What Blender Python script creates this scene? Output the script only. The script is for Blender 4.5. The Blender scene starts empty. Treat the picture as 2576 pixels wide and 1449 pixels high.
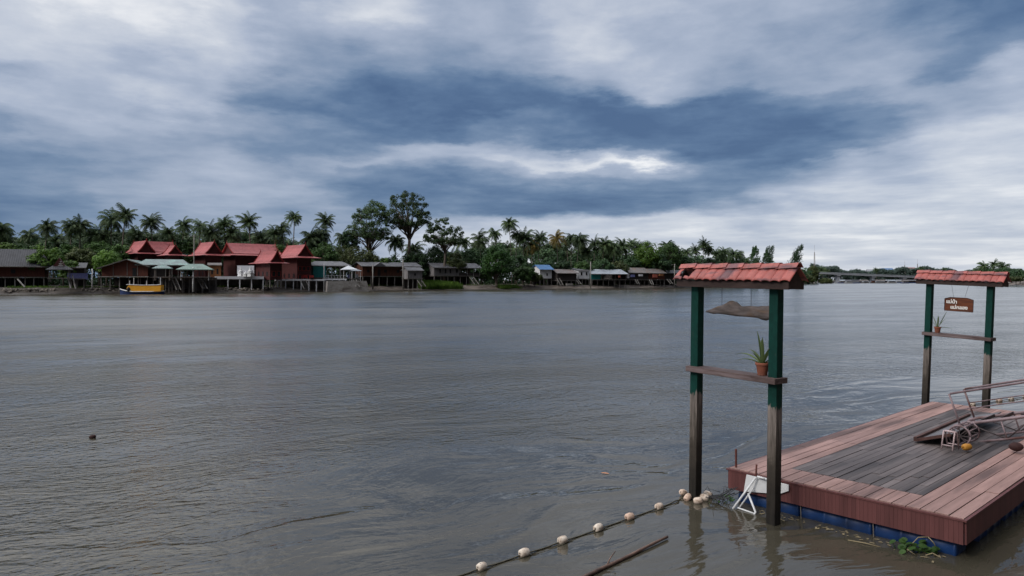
import bpy, bmesh, math, random
from mathutils import Vector, Matrix, noise as mnoise
R = math.radians
rnd = random.Random(7)
sc = bpy.context.scene
col = sc.collection
PI = math.pi

# ------------------------------------------------------------------ camera
H = 3.4                       # eye height above the river
F = 1800.0                    # focal length in pixels of a 2576 wide frame
CX, HY = 1288.0, 704.0        # horizon row
def at(px, py, Y):            # a point at distance Y seen at (px, py)
    return Vector(((px - CX) / F * Y, Y, H - (py - HY) / F * Y))
def ux(px): return (px - CX) / F
def zz(py, Y): return H - (py - HY) / F * Y
cam = bpy.data.cameras.new("camera"); camo = bpy.data.objects.new("camera", cam); col.objects.link(camo)
camo.location = (0, 0, H); camo.rotation_euler = (R(90), 0, 0)
cam.sensor_width = 36; cam.lens = 36 * F / 2576
cam.shift_y = -(724.5 - HY) / 2576
cam.clip_start = 0.1; cam.clip_end = 9000
sc.camera = camo

# ------------------------------------------------------------------ materials
def new_mat(name):
    m = bpy.data.materials.new(name); m.use_nodes = True
    nt = m.node_tree; nt.nodes.clear()
    out = nt.nodes.new('ShaderNodeOutputMaterial')
    return m, nt, out
def N(nt, t, **kw):
    n = nt.nodes.new(t)
    for k, v in kw.items(): setattr(n, k, v)
    return n
def rgba(c): return (c[0], c[1], c[2], 1)
def ramp(nt, fac, stops, interp='LINEAR'):
    n = nt.nodes.new('ShaderNodeValToRGB'); cr = n.color_ramp; cr.interpolation = interp
    while len(cr.elements) > 1: cr.elements.remove(cr.elements[-1])
    for i, (p, c) in enumerate(stops):
        if i == 0: e = cr.elements[0]; e.position = p
        else: e = cr.elements.new(p)
        e.color = rgba(c) if hasattr(c, '__len__') else (c, c, c, 1)
    nt.links.new(fac, n.inputs[0]); return n.outputs[0]
def mth(nt, op, a, b=None, c=None, clamp=False):
    n = nt.nodes.new('ShaderNodeMath'); n.operation = op; n.use_clamp = clamp
    for i, v in enumerate((a, b, c)):
        if v is None: continue
        if isinstance(v, (int, float)): n.inputs[i].default_value = v
        else: nt.links.new(v, n.inputs[i])
    return n.outputs[0]
def mixc(nt, fac, a, b, mode='MIX'):
    n = nt.nodes.new('ShaderNodeMix'); n.data_type = 'RGBA'; n.blend_type = mode
    for i, v in ((0, fac), (6, a), (7, b)):
        if isinstance(v, (int, float)): n.inputs[i].default_value = v
        elif hasattr(v, '__len__'): n.inputs[i].default_value = rgba(v)
        else: nt.links.new(v, n.inputs[i])
    return n.outputs[2]
def noise(nt, vec, scale, detail=4, rough=.55, dist=0):
    n = nt.nodes.new('ShaderNodeTexNoise'); n.inputs['Scale'].default_value = scale
    n.inputs['Detail'].default_value = detail; n.inputs['Roughness'].default_value = rough
    n.inputs['Distortion'].default_value = dist
    if vec is not None: nt.links.new(vec, n.inputs['Vector'])
    return n.outputs[0]
def mapping(nt, vec, scale=(1,1,1), rot=(0,0,0), loc=(0,0,0)):
    n = nt.nodes.new('ShaderNodeMapping'); n.inputs['Scale'].default_value = scale
    n.inputs['Rotation'].default_value = rot; n.inputs['Location'].default_value = loc
    nt.links.new(vec, n.inputs['Vector']); return n.outputs[0]
def objco(nt): return nt.nodes.new('ShaderNodeTexCoord').outputs['Object']
def island(nt): return nt.nodes.new('ShaderNodeNewGeometry').outputs['Random Per Island']
def objrand(nt): return nt.nodes.new('ShaderNodeObjectInfo').outputs['Random']
def bump(nt, h, strength=.3, dist=.01):
    n = nt.nodes.new('ShaderNodeBump'); n.inputs['Strength'].default_value = strength
    n.inputs['Distance'].default_value = dist; nt.links.new(h, n.inputs['Height']); return n.outputs[0]
def principled(nt, out, colr, rough=.6, normal=None, metal=0, spec=.5):
    p = nt.nodes.new('ShaderNodeBsdfPrincipled')
    if hasattr(colr, '__len__'): p.inputs['Base Color'].default_value = rgba(colr)
    else: nt.links.new(colr, p.inputs['Base Color'])
    if isinstance(rough, (int, float)): p.inputs['Roughness'].default_value = rough
    else: nt.links.new(rough, p.inputs['Roughness'])
    p.inputs['Metallic'].default_value = metal
    p.inputs['Specular IOR Level'].default_value = spec
    if normal is not None: nt.links.new(normal, p.inputs['Normal'])
    nt.links.new(p.outputs[0], out.inputs[0]); return p

def weathered(name, a, b, scale=3, rough=.7, stretch=(1,1,1), isl=.35, bmp=.3, c=None, spec=.3, metal=0, orand=0.0):
    """two tone noise weathering, a different shade on each board, fine bump"""
    m, nt, out = new_mat(name)
    co = mapping(nt, objco(nt), stretch)
    n1 = noise(nt, co, scale, 6, .62, .3)
    f = ramp(nt, n1, [(.32, 0), (.68, 1)])
    cc = mixc(nt, f, a, b)
    if c is not None:
        n2 = noise(nt, co, scale * .35, 4, .6)
        cc = mixc(nt, ramp(nt, n2, [(.52, 0), (.68, 1)]), cc, c)
    v = island(nt)
    v = mth(nt, 'MULTIPLY_ADD', v, isl, 1 - isl / 2)
    if orand: v = mth(nt, 'MULTIPLY', v, mth(nt, 'MULTIPLY_ADD', objrand(nt), orand, 1 - orand / 2))
    g = nt.nodes.new('ShaderNodeCombineXYZ')
    for i in range(3): nt.links.new(v, g.inputs[i])
    cc = mixc(nt, 1.0, cc, g.outputs[0], 'MULTIPLY')
    n3 = noise(nt, co, scale * 9, 3)
    principled(nt, out, cc, rough, bump(nt, n3, bmp, .006), metal, spec)
    return m

def corrugated(name, a, b, c=None, period=.25, axis='X', rough=.5, streak=6):
    """sheet metal or fibre cement roofing: fine ridges plus grime"""
    m, nt, out = new_mat(name)
    co = objco(nt)
    n1 = noise(nt, mapping(nt, co, (1, 1, .3)), .9, 6, .65)
    cc = mixc(nt, ramp(nt, n1, [(.35, 0), (.65, 1)]), a, b)
    if c is not None:
        n2 = noise(nt, co, .5, 5, .7)
        cc = mixc(nt, ramp(nt, n2, [(.5, 0), (.66, 1)]), cc, c)
    w = nt.nodes.new('ShaderNodeTexWave'); w.wave_type = 'BANDS'; w.bands_direction = axis
    w.inputs['Scale'].default_value = 1 / period / 3; w.inputs['Distortion'].default_value = 0.2
    nt.links.new(co, w.inputs['Vector'])
    cc = mixc(nt, mth(nt, 'MULTIPLY', w.outputs['Fac'], .22), cc, (0.02, 0.02, 0.022))
    g = nt.nodes.new('ShaderNodeCombineXYZ'); v = mth(nt, 'MULTIPLY_ADD', island(nt), .3, .85)
    for i in range(3): nt.links.new(v, g.inputs[i])
    cc = mixc(nt, 1.0, cc, g.outputs[0], 'MULTIPLY')
    principled(nt, out, cc, rough, bump(nt, w.outputs['Fac'], .5, .05), 0, .35)
    return m

def leafmat(name, dark, light, tip=None, transl=.25, orand=.3):
    m, nt, out = new_mat(name)
    isl = island(nt)
    big = noise(nt, nt.nodes.new('ShaderNodeTexCoord').outputs['Object'], .22, 3, .6)
    f = mth(nt, 'ADD', mth(nt, 'MULTIPLY', isl, .55), mth(nt, 'MULTIPLY_ADD', big, 1.6, -.55), clamp=True)
    stops = [(0, dark), (.6, [(x + y) / 2 for x, y in zip(dark, light)]), (.95, light)]
    if tip is not None: stops.append((1.0, tip))
    cc = ramp(nt, f, stops)
    v = mth(nt, 'MULTIPLY_ADD', objrand(nt), orand * 2, 1 - orand)
    g = nt.nodes.new('ShaderNodeCombineXYZ')
    for i in range(3): nt.links.new(v, g.inputs[i])
    cc = mixc(nt, 1.0, cc, g.outputs[0], 'MULTIPLY')
    p = principled(nt, out, cc, .6, None, 0, .25)
    t = nt.nodes.new('ShaderNodeBsdfTranslucent'); nt.links.new(cc, t.inputs[0])
    mx = nt.nodes.new('ShaderNodeMixShader'); mx.inputs[0].default_value = transl
    nt.links.new(p.outputs[0], mx.inputs[1]); nt.links.new(t.outputs[0], mx.inputs[2])
    nt.links.new(mx.outputs[0], out.inputs[0])
    return m

M = {}
M['tile'] = None
M['green_leaf'] = leafmat('tree_leaves', (.018, .044, .013), (.080, .155, .036))
M['deep_leaf'] = leafmat('deep_green_leaves', (.015, .038, .018), (.062, .118, .044))
M['bright_leaf'] = leafmat('bright_green_leaves', (.035, .085, .014), (.15, .26, .035))
M['bush_leaf'] = leafmat('bush_leaves', (.020, .060, .014), (.070, .170, .032))
M['olive_leaf'] = leafmat('olive_leaves', (.028, .042, .016), (.115, .14, .045))
M['big_leaf'] = leafmat('tall_tree_leaves', (.020, .044, .022), (.105, .165, .062), (.22, .28, .06), .35)
M['palm_leaf'] = leafmat('palm_fronds', (.016, .038, .020), (.11, .16, .062), (.25, .24, .10), .25)
M['palm_yellow'] = leafmat('yellowed_palm_fronds', (.05, .045, .014), (.24, .17, .04), (.30, .20, .05), .2)
M['far_leaf'] = leafmat('distant_leaves', (.022, .040, .036), (.05, .075, .055), None, .15)  # distance haze put into the leaf colour as a slight blue
M['grass'] = leafmat('bank_grass', (.035, .075, .012), (.11, .19, .03))
M['hyacinth'] = leafmat('hyacinth_leaves', (.02, .06, .012), (.07, .14, .03))
M['agave'] = leafmat('pot_plant_leaves', (.05, .09, .03), (.20, .25, .10))
M['bark'] = weathered('bark', (.07, .055, .045), (.16, .13, .11), 2, .9, (3, 3, .6), .2)
M['palm_bark'] = weathered('palm_bark', (.10, .085, .07), (.22, .19, .16), 3, .9, (1, 1, 3), .2)
M['thai_tile'] = corrugated('red_roof_tiles', (.30, .070, .072), (.38, .10, .10), (.22, .05, .055), .3, 'X', .6)
M['thai_wall'] = weathered('dark_red_boards', (.045, .012, .012), (.075, .021, .020), 1.2, .7, (6, 6, .4), .3)
M['thai_trim'] = weathered('red_barge_board', (.20, .022, .02), (.28, .035, .03), 2, .6)
M['brown_wall'] = weathered('brown_boards', (.052, .021, .015), (.11, .042, .026), 1.0, .8, (6, 6, .5), .35, .3, (.035, .017, .013))
M['rust_wall'] = weathered('red_brown_boards', (.058, .018, .013), (.105, .032, .02), 1.0, .8, (6, 6, .5), .3)
M['grey_wall'] = weathered('grey_boards', (.125, .118, .122), (.22, .208, .21), .9, .85, (6, 6, .5), .35, .3, (.12, .11, .11))
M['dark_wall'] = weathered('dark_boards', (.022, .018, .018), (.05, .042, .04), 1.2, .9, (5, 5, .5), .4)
M['ochre_wall'] = weathered('ochre_boards', (.16, .065, .025), (.24, .10, .04), 1.2, .8, (6, 6, .5), .3)
M['teal_wall'] = weathered('teal_sheet', (.01, .14, .14), (.025, .20, .19), .8, .6)
M['white_wall'] = weathered('white_wall', (.62, .62, .65), (.74, .74, .76), .8, .8)
M['shade'] = weathered('window_dark', (.006, .006, .008), (.016, .016, .018), 2, .5)
M['black_roof'] = corrugated('charcoal_roof', (.035, .037, .046), (.06, .06, .07), (.03, .03, .036), .5, 'X', .65)
M['slate_roof'] = corrugated('grey_fibre_roof', (.09, .09, .105), (.14, .14, .155), (.055, .055, .06), .4, 'X', .6)
M['tealgrey_roof'] = corrugated('green_grey_roof', (.10, .15, .155), (.16, .20, .20), (.20, .36, .32), .4, 'X', .5)
M['green_roof'] = corrugated('pale_green_roof', (.115, .19, .165), (.16, .25, .215), (.09, .13, .12), .4, 'X', .5)
M['zinc_roof'] = corrugated('zinc_roof', (.27, .30, .345), (.36, .39, .43), (.20, .21, .24), .35, 'X', .45)
M['rust_roof'] = corrugated('rusty_roof', (.13, .12, .125), (.20, .18, .175), (.17, .11, .085), .35, 'X', .7)
M['blue_roof'] = corrugated('blue_roof', (.035, .12, .29), (.055, .17, .37), None, .35, 'X', .5)
M['white_roof'] = corrugated('white_roof', (.55, .58, .62), (.68, .70, .74), None, .4, 'X', .5)
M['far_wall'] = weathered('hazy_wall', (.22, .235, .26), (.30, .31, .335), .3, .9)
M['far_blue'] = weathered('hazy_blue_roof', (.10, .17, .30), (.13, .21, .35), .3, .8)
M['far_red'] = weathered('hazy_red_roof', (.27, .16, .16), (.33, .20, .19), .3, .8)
M['concrete'] = weathered('concrete', (.24, .22, .21), (.38, .36, .34), 1.0, .9, (1, 1, 2), .25, .3, (.14, .12, .11))
M['pale_post'] = weathered('pale_posts', (.14, .13, .122), (.27, .255, .24), 2, .9, (1, 1, .4), .3, .3, (.12, .10, .09), orand=.5)
M['dim_post'] = weathered('dim_posts', (.10, .09, .085), (.20, .18, .17), 2, .9, (1, 1, .4), .3, orand=.5)
M['white_paint'] = weathered('white_paint', (.50, .50, .51), (.66, .66, .66), 3, .5, (1, 1, 1), .1, .2, (.42, .38, .34))
M['boat_yellow'] = weathered('yellow_canvas', (.62, .27, .015), (.72, .35, .03), 1.2, .7, (1, 1, 2))
M['boat_blue'] = weathered('blue_hull', (.012, .025, .085), (.02, .04, .12), 2, .5)
M['mud'] = None
M['rock'] = weathered('bank_rocks', (.09, .075, .065), (.20, .175, .15), 1.2, .95, (1, 1, 1), .5, .5)
M['cloth_red'] = weathered('red_cloth', (.28, .07, .05), (.36, .10, .07), 3, .9)
M['cloth_blue'] = weathered('blue_cloth', (.09, .10, .26), (.16, .17, .34), 3, .9)
M['cloth_pale'] = weathered('pale_cloth', (.45, .46, .52), (.58, .56, .58), 3, .9)
M['skin'] = weathered('skin', (.24, .13, .09), (.28, .16, .11), 3, .6)

# ------------------------------------------------------------------ mesh building
class MB:
    def __init__(s): s.v = []; s.f = []
    def add(s, vs, fs):
        o = len(s.v); s.v += [tuple(p) for p in vs]; s.f += [tuple(i + o for i in f) for f in fs]; return s
    def box(s, c, d, rz=0, mat=None):
        x, y, z = d[0] / 2, d[1] / 2, d[2] / 2
        vs = [Vector((i, j, k)) for i in (-x, x) for j in (-y, y) for k in (-z, z)]
        m = mat or Matrix.Rotation(rz, 3, 'Z')
        vs = [m @ v + Vector(c) for v in vs]
        return s.add(vs, [(0,1,3,2),(4,6,7,5),(0,4,5,1),(2,3,7,6),(0,2,6,4),(1,5,7,3)])
    def bar(s, a, b, w, h=None, up=(0,0,1)):
        a, b = Vector(a), Vector(b); h = h or w; d = (b - a).normalized(); up = Vector(up)
        if abs(d.dot(up)) > .98: up = Vector((0, 1, 0))
        x = d.cross(up).normalized() * w / 2; y = x.cross(d).normalized() * h / 2
        vs = [a-x-y, a+x-y, a+x+y, a-x+y, b-x-y, b+x-y, b+x+y, b-x+y]
        return s.add(vs, [(3,2,1,0),(4,5,6,7),(0,1,5,4),(1,2,6,5),(2,3,7,6),(3,0,4,7)])
    def tube(s, pts, r, n=6, cap=True):
        pts = [Vector(p) for p in pts]; rs = r if hasattr(r, '__len__') else [r] * len(pts)
        prev = None; vs = []; fs = []
        for i, p in enumerate(pts):
            d = (pts[min(i+1, len(pts)-1)] - pts[max(i-1, 0)]).normalized()
            if prev is None:
                q = Vector((0, 0, 1)) if abs(d.z) < .9 else Vector((1, 0, 0)); x = d.cross(q).normalized()
            else:
                x = (prev - d * prev.dot(d)).normalized()
            prev = x; y = d.cross(x)
            for k in range(n):
                t = 2 * PI * k / n; vs.append(p + (x * math.cos(t) + y * math.sin(t)) * rs[i])
        for i in range(len(pts) - 1):
            for k in range(n):
                a = i*n+k; b = i*n+(k+1) % n; fs.append((a, b, b+n, a+n))
        if cap: fs += [tuple(range(n))[::-1], tuple((len(pts)-1)*n+k for k in range(n))]
        return s.add(vs, fs)
    def prism(s, poly, ax, lo, hi):     # poly (a,b) extruded on axis ax
        def P(a, b, t): return {'x': (t, a, b), 'y': (a, t, b), 'z': (a, b, t)}[ax]
        n = len(poly)
        vs = [P(a, b, lo) for a, b in poly] + [P(a, b, hi) for a, b in poly]
        fs = [tuple(range(n))[::-1], tuple(range(n, 2*n))] + [(i, (i+1) % n, (i+1) % n+n, i+n) for i in range(n)]
        return s.add(vs, fs)
    def ball(s, c, r, seg=10, ring=7, sq=None):
        c = Vector(c); r = r if hasattr(r, '__len__') else (r, r, r); vs = []; fs = []
        for i in range(ring + 1):
            t = PI * i / ring
            for k in range(seg):
                p = 2 * PI * k / seg; vs.append(c + Vector((r[0]*math.sin(t)*math.cos(p), r[1]*math.sin(t)*math.sin(p), r[2]*math.cos(t))))
        for i in range(ring):
            for k in range(seg): fs.append((i*seg+k, (i+1)*seg+k, (i+1)*seg+(k+1) % seg, i*seg+(k+1) % seg))
        return s.add(vs, fs)
    def lathe(s, prof, c=(0,0,0), n=16):
        c = Vector(c); vs = []; fs = []
        for r, z in prof:
            for k in range(n): t = 2*PI*k/n; vs.append(c + Vector((r*math.cos(t), r*math.sin(t), z)))
        for i in range(len(prof)-1):
            for k in range(n): fs.append((i*n+k, i*n+(k+1) % n, (i+1)*n+(k+1) % n, (i+1)*n+k))
        return s.add(vs, fs)
    def mesh(s, name, mat, smooth=False):
        me = bpy.data.meshes.new(name); me.from_pydata(s.v, [], s.f); me.update()
        if mat is not None: me.materials.append(mat)
        if smooth:
            for p in me.polygons: p.use_smooth = True
        return me
    def build(s, name, mat, parent=None, smooth=False, fix=True):
        me = s.mesh(name, mat, smooth)
        if fix:
            bm = bmesh.new(); bm.from_mesh(me); bmesh.ops.recalc_face_normals(bm, faces=bm.faces); bm.to_mesh(me); bm.free()
        return link(name, me, parent)
def link(name, me, parent=None):
    o = bpy.data.objects.new(name, me); col.objects.link(o)
    if parent is not None: o.parent = parent
    return o
def tag(o, label, cat, group=None, kind=None):
    if label: o['label'] = label
    if cat: o['category'] = cat
    if group: o['group'] = group
    if kind: o['kind'] = kind
    return o
def thing(name, loc, rz, label, cat, group=None):
    o = bpy.data.objects.new(name, None); col.objects.link(o)
    o.location = loc; o.rotation_euler = (0, 0, rz); o.empty_display_size = .2
    return tag(o, label, cat, group)
def copy_tree(o, parent=None):
    c = o.copy(); col.objects.link(c)
    if parent is not None: c.parent = parent
    for ch in list(o.children): copy_tree(ch, c)
    return c
def bevel(o, w=.006, seg=2):
    m = o.modifiers.new('bevel', 'BEVEL'); m.width = w; m.segments = seg; m.limit_method = 'ANGLE'; m.angle_limit = R(40)
    return o

# ------------------------------------------------------------------ sky
w = bpy.data.worlds.new("World"); sc.world = w; w.use_nodes = True
nt = w.node_tree; nt.nodes.clear()
SUN = Vector((-.71, -.48, .62)).normalized()
XS = [0, 184, 368, 552, 736, 920, 1104, 1288, 1472, 1656, 1840, 2024, 2208, 2392, 2576]
ROWS = [  # brightness of the cloud deck by height (row) and bearing (column), 0 slate blue .. 10 white
 (-1100, [11,11,11,11,10.5,10,10,9.5,9,9,8.5,8,7.5,7,7]),
 (-520, [10,10,10,9.5,8.5,9,8,8,8,8,7.5,7,6,5,4.5]),
 (-130, [8,8.6,9.6,8.2,6,7.4,5.4,5,6.6,6.4,5.6,5,4,2.2,1.2]),
 (0,    [7.3,8.2,9.6,8,5.2,7.6,5.0,4.8,6.9,6.6,5.6,5,3.6,1.3,.3]),
 (60,   [7.6,9,9,7.2,4.6,5.2,4.2,5.2,7.2,5.6,5.1,4.2,3.4,2.0,.3]),
 (130,  [7.6,7.6,7.4,6.2,4.2,3.2,3.6,3.6,5.8,5.4,5.2,4.0,4.3,3.0,.8]),
 (195,  [7,6.6,5.5,5.7,2.5,1.0,1.2,.9,4.0,6.2,4.3,4.3,5.2,2.2,2.2]),
 (245,  [4.4,6.3,6.9,6.3,1.6,.3,.4,.2,.4,.8,1.1,2.2,4.6,5.0,6.0]),
 (290,  [6.2,6.2,5.4,4.4,3.4,1.3,1.6,2.2,.6,.3,.4,.8,2.2,4.8,6.0]),
 (326,  [6,5.2,4.2,3.3,2.6,1.9,5.4,4.2,1.6,.8,.4,.6,2.0,5.0,6.4]),
 (358,  [4.6,4.4,4.2,4.2,2.6,3.2,5.4,5.8,5.4,4.0,.6,.8,2.4,5.8,7.0]),
 (384,  [3,3.7,4.3,4.8,2.6,4.8,5.7,6.9,8.4,9.4,1.2,1.2,3.4,6.4,7.4]),
 (408,  [2.3,2.6,3.7,4.8,4.0,2.8,4.3,4.7,4.9,4.5,1.8,3.2,5.4,7.0,7.0]),
 (436,  [2.0,2.6,4.3,5.4,5.0,1.9,2.5,2.7,2.5,2.5,2.1,4.6,6.0,7.2,7.1]),
 (470,  [1.7,2.6,4.6,5.3,5.0,1.6,1.3,1.1,.9,1.2,2.2,5.6,6.5,7.1,7.3]),
 (514,  [1.4,2.3,4.2,4.8,4.3,1.7,1.5,1.0,1.0,1.6,4.2,6.7,7.1,7.4,7.7]),
 (548,  [1.5,2.3,3.9,4.4,4.0,2.3,5.0,7.0,7.3,7.0,6.5,7.7,8,8.1,8.2]),
 (600,  [1.9,2.5,3.5,3.9,3.8,4.0,7.3,7.5,7.7,7.6,7.6,8,8,8,8.1]),
 (690,  [1.9,2.2,2.8,3.1,3.4,5,7,7.6,7.9,8,8,8,7.9,7.9,7.9]),
]
tc = N(nt, 'ShaderNodeTexCoord'); d = tc.outputs['Generated']
sx = N(nt, 'ShaderNodeSeparateXYZ'); nt.links.new(d, sx.inputs[0])
X, Y_, Z = sx.outputs
hyp = mth(nt, 'SQRT', mth(nt, 'ADD', mth(nt, 'MULTIPLY', X, X), mth(nt, 'MULTIPLY', Y_, Y_)))
az = mth(nt, 'ARCTAN2', X, Y_)
v = mth(nt, 'DIVIDE', mth(nt, 'ABSOLUTE', Z), mth(nt, 'MAXIMUM', hyp, .02))
vv = mth(nt, 'MINIMUM', v, 3)
# cloud plane seen in perspective gives wisps that flatten towards the horizon
cmb = N(nt, 'ShaderNodeCombineXYZ'); nt.links.new(az, cmb.inputs[0]); nt.links.new(vv, cmb.inputs[1])
ca = mapping(nt, cmb.outputs[0], (5.0, 15.0, 1), (0, 0, R(-4)))
ln = mth(nt, 'LOGARITHM', mth(nt, 'ADD', vv, .06), 2.718)
cm2 = N(nt, 'ShaderNodeCombineXYZ'); nt.links.new(az, cm2.inputs[0]); nt.links.new(ln, cm2.inputs[1])
cb = mapping(nt, cm2.outputs[0], (7, 5.0, 1), (0, 0, R(-6)), (3.1, 1.7, 0))
w1 = N(nt, 'ShaderNodeTexNoise'); w1.inputs['Scale'].default_value = 1.0; w1.inputs['Detail'].default_value = 8; w1.inputs['Roughness'].default_value = .58
nt.links.new(ca, w1.inputs['Vector'])
sw = N(nt, 'ShaderNodeSeparateColor'); nt.links.new(w1.outputs['Color'], sw.inputs[0])
aw = mth(nt, 'ADD', az, mth(nt, 'MULTIPLY_ADD', sw.outputs[0], .26, -.13))
vw = mth(nt, 'ADD', vv, mth(nt, 'MULTIPLY', mth(nt, 'MULTIPLY_ADD', sw.outputs[1], .13, -.065), mth(nt, 'MINIMUM', mth(nt, 'MULTIPLY_ADD', vv, 5, .1), 1.0)))
A0, A1 = -R(36.2), R(36.2)
ta = N(nt, 'ShaderNodeMapRange'); ta.inputs[1].default_value = A0; ta.inputs[2].default_value = A1
nt.links.new(aw, ta.inputs[0])
def pos(x): return (math.atan(ux(x)) - A0) / (A1 - A0)
cur = None; pv = None
for (y, vals) in reversed(ROWS):
    h = max((HY - y) / F * .93, 0)
    rc = ramp(nt, ta.outputs[0], [(pos(x), q / 10) for x, q in zip(XS, vals)], 'EASE')
    if cur is None: cur = rc
    else:
        mr = N(nt, 'ShaderNodeMapRange'); mr.interpolation_type = 'SMOOTHSTEP'
        mr.inputs[1].default_value = pv; mr.inputs[2].default_value = h
        nt.links.new(vw, mr.inputs[0]); cur = mixc(nt, mr.outputs[0], cur, rc)
    pv = h
L = N(nt, 'ShaderNodeRGBToBW'); nt.links.new(cur, L.inputs[0])
nb = noise(nt, cb, 1.0, 5, .5, .25)
nb2 = noise(nt, mapping(nt, cm2.outputs[0], (17, 8, 1), (0, 0, R(-5))), 1.0, 4, .5, .2)
# layered streets of cloud low down, lumpy texture higher up
lay = noise(nt, mapping(nt, cmb.outputs[0], (5.5, 46, 1), (0, 0, R(-1.5)), (2.2, .4, 0)), 1.0, 5, .58, .35)
lump = noise(nt, mapping(nt, cm2.outputs[0], (11, 9, 1), (0, 0, R(-8)), (.3, 5.2, 0)), 1.0, 7, .6, .15)
lowm = N(nt, 'ShaderNodeMapRange'); lowm.inputs[1].default_value = .02; lowm.inputs[2].default_value = .26; lowm.inputs[3].default_value = .80; lowm.inputs[4].default_value = .06; nt.links.new(vv, lowm.inputs[0])
rtm = N(nt, 'ShaderNodeMapRange'); rtm.inputs[1].default_value = -.25; rtm.inputs[2].default_value = .35; rtm.inputs[3].default_value = .25; rtm.inputs[4].default_value = 1.0; nt.links.new(az, rtm.inputs[0])
extra = mth(nt, 'ADD', mth(nt, 'MULTIPLY', mth(nt, 'MULTIPLY', mth(nt, 'SUBTRACT', lay, .5), lowm.outputs[0]), rtm.outputs[0]), mth(nt, 'MULTIPLY_ADD', lump, .36, -.18))
L0 = mth(nt, 'ADD', L.outputs[0], extra)
Lf = mth(nt, 'ADD', L0, mth(nt, 'ADD', mth(nt, 'MULTIPLY_ADD', nb, .34, -.17), mth(nt, 'MULTIPLY_ADD', nb2, .10, -.05)))
def s2l(c): return tuple(((q/255)/12.92 if q/255 < .04045 else ((q/255+.055)/1.055)**2.4) for q in c)
K = 10.0   # Background strength is 0.1
CR = [(0.0, (77, 103, 140)), (.1, (91, 117, 152)), (.25, (117, 139, 169)), (.42, (149, 164, 188)), (.6, (175, 186, 206)), (.8, (208, 214, 225)), (1.0, (248, 249, 251))]
crl = ramp(nt, Lf, [(p, s2l(c)) for p, c in CR])
vs_ = N(nt, 'ShaderNodeVectorMath', operation='SCALE'); nt.links.new(crl, vs_.inputs[0]); vs_.inputs['Scale'].default_value = K
sky = N(nt, 'ShaderNodeTexSky', sky_type='NISHITA'); sky.sun_disc = False
sky.sun_elevation = math.asin(SUN.z); sky.sun_rotation = math.atan2(SUN.x, SUN.y)
cloud = mixc(nt, .93, sky.outputs[0], vs_.outputs[0])
# added dimming of the unseen sky, right and behind, darkens the shaded faces
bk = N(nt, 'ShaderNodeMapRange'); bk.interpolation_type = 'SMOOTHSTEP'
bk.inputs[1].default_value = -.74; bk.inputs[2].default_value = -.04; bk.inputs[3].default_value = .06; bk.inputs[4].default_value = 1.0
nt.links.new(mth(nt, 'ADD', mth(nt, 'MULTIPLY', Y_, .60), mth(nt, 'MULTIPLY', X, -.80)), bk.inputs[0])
hi = N(nt, 'ShaderNodeMapRange'); hi.interpolation_type = 'SMOOTHSTEP'   # the overcast is brightest overhead
hi.inputs[1].default_value = .38; hi.inputs[2].default_value = 1.0; hi.inputs[3].default_value = 1.0; hi.inputs[4].default_value = 1.9; nt.links.new(v, hi.inputs[0])
vb = N(nt, 'ShaderNodeVectorMath', operation='SCALE'); nt.links.new(cloud, vb.inputs[0]); lf = N(nt, 'ShaderNodeMapRange'); lf.interpolation_type = 'SMOOTHSTEP'   # the hidden sun glows through on the left
lf.inputs[1].default_value = .15; lf.inputs[2].default_value = -.6; lf.inputs[3].default_value = 0; lf.inputs[4].default_value = .55; nt.links.new(X, lf.inputs[0])
glow = mth(nt, 'MULTIPLY_ADD', mth(nt, 'SUBTRACT', hi.outputs[0], 1.0), lf.outputs[0], 1.0)
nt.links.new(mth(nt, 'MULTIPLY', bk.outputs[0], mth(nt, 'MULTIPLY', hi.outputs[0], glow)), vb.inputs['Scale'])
bg = N(nt, 'ShaderNodeBackground'); bg.inputs[1].default_value = .1; nt.links.new(vb.outputs[0], bg.inputs[0])
wo = N(nt, 'ShaderNodeOutputWorld'); nt.links.new(bg.outputs[0], wo.inputs[0])
sun = bpy.data.lights.new("sun", 'SUN'); sun.energy = 1.5; sun.angle = R(12); sun.color = (1, .95, .88)
so = bpy.data.objects.new("sun", sun); col.objects.link(so); so.rotation_euler = (-SUN).to_track_quat('-Z', 'Y').to_euler(); so.location = SUN * 50

sc.view_settings.view_transform = 'Standard'; sc.view_settings.look = 'None'; sc.view_settings.exposure = 0
sc.render.engine = 'CYCLES'
sc.cycles.max_bounces = 5; sc.cycles.diffuse_bounces = 2; sc.cycles.glossy_bounces = 3; sc.cycles.transmission_bounces = 2
sc.cycles.use_denoising = True; sc.cycles.sample_clamp_indirect = 3.0
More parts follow.
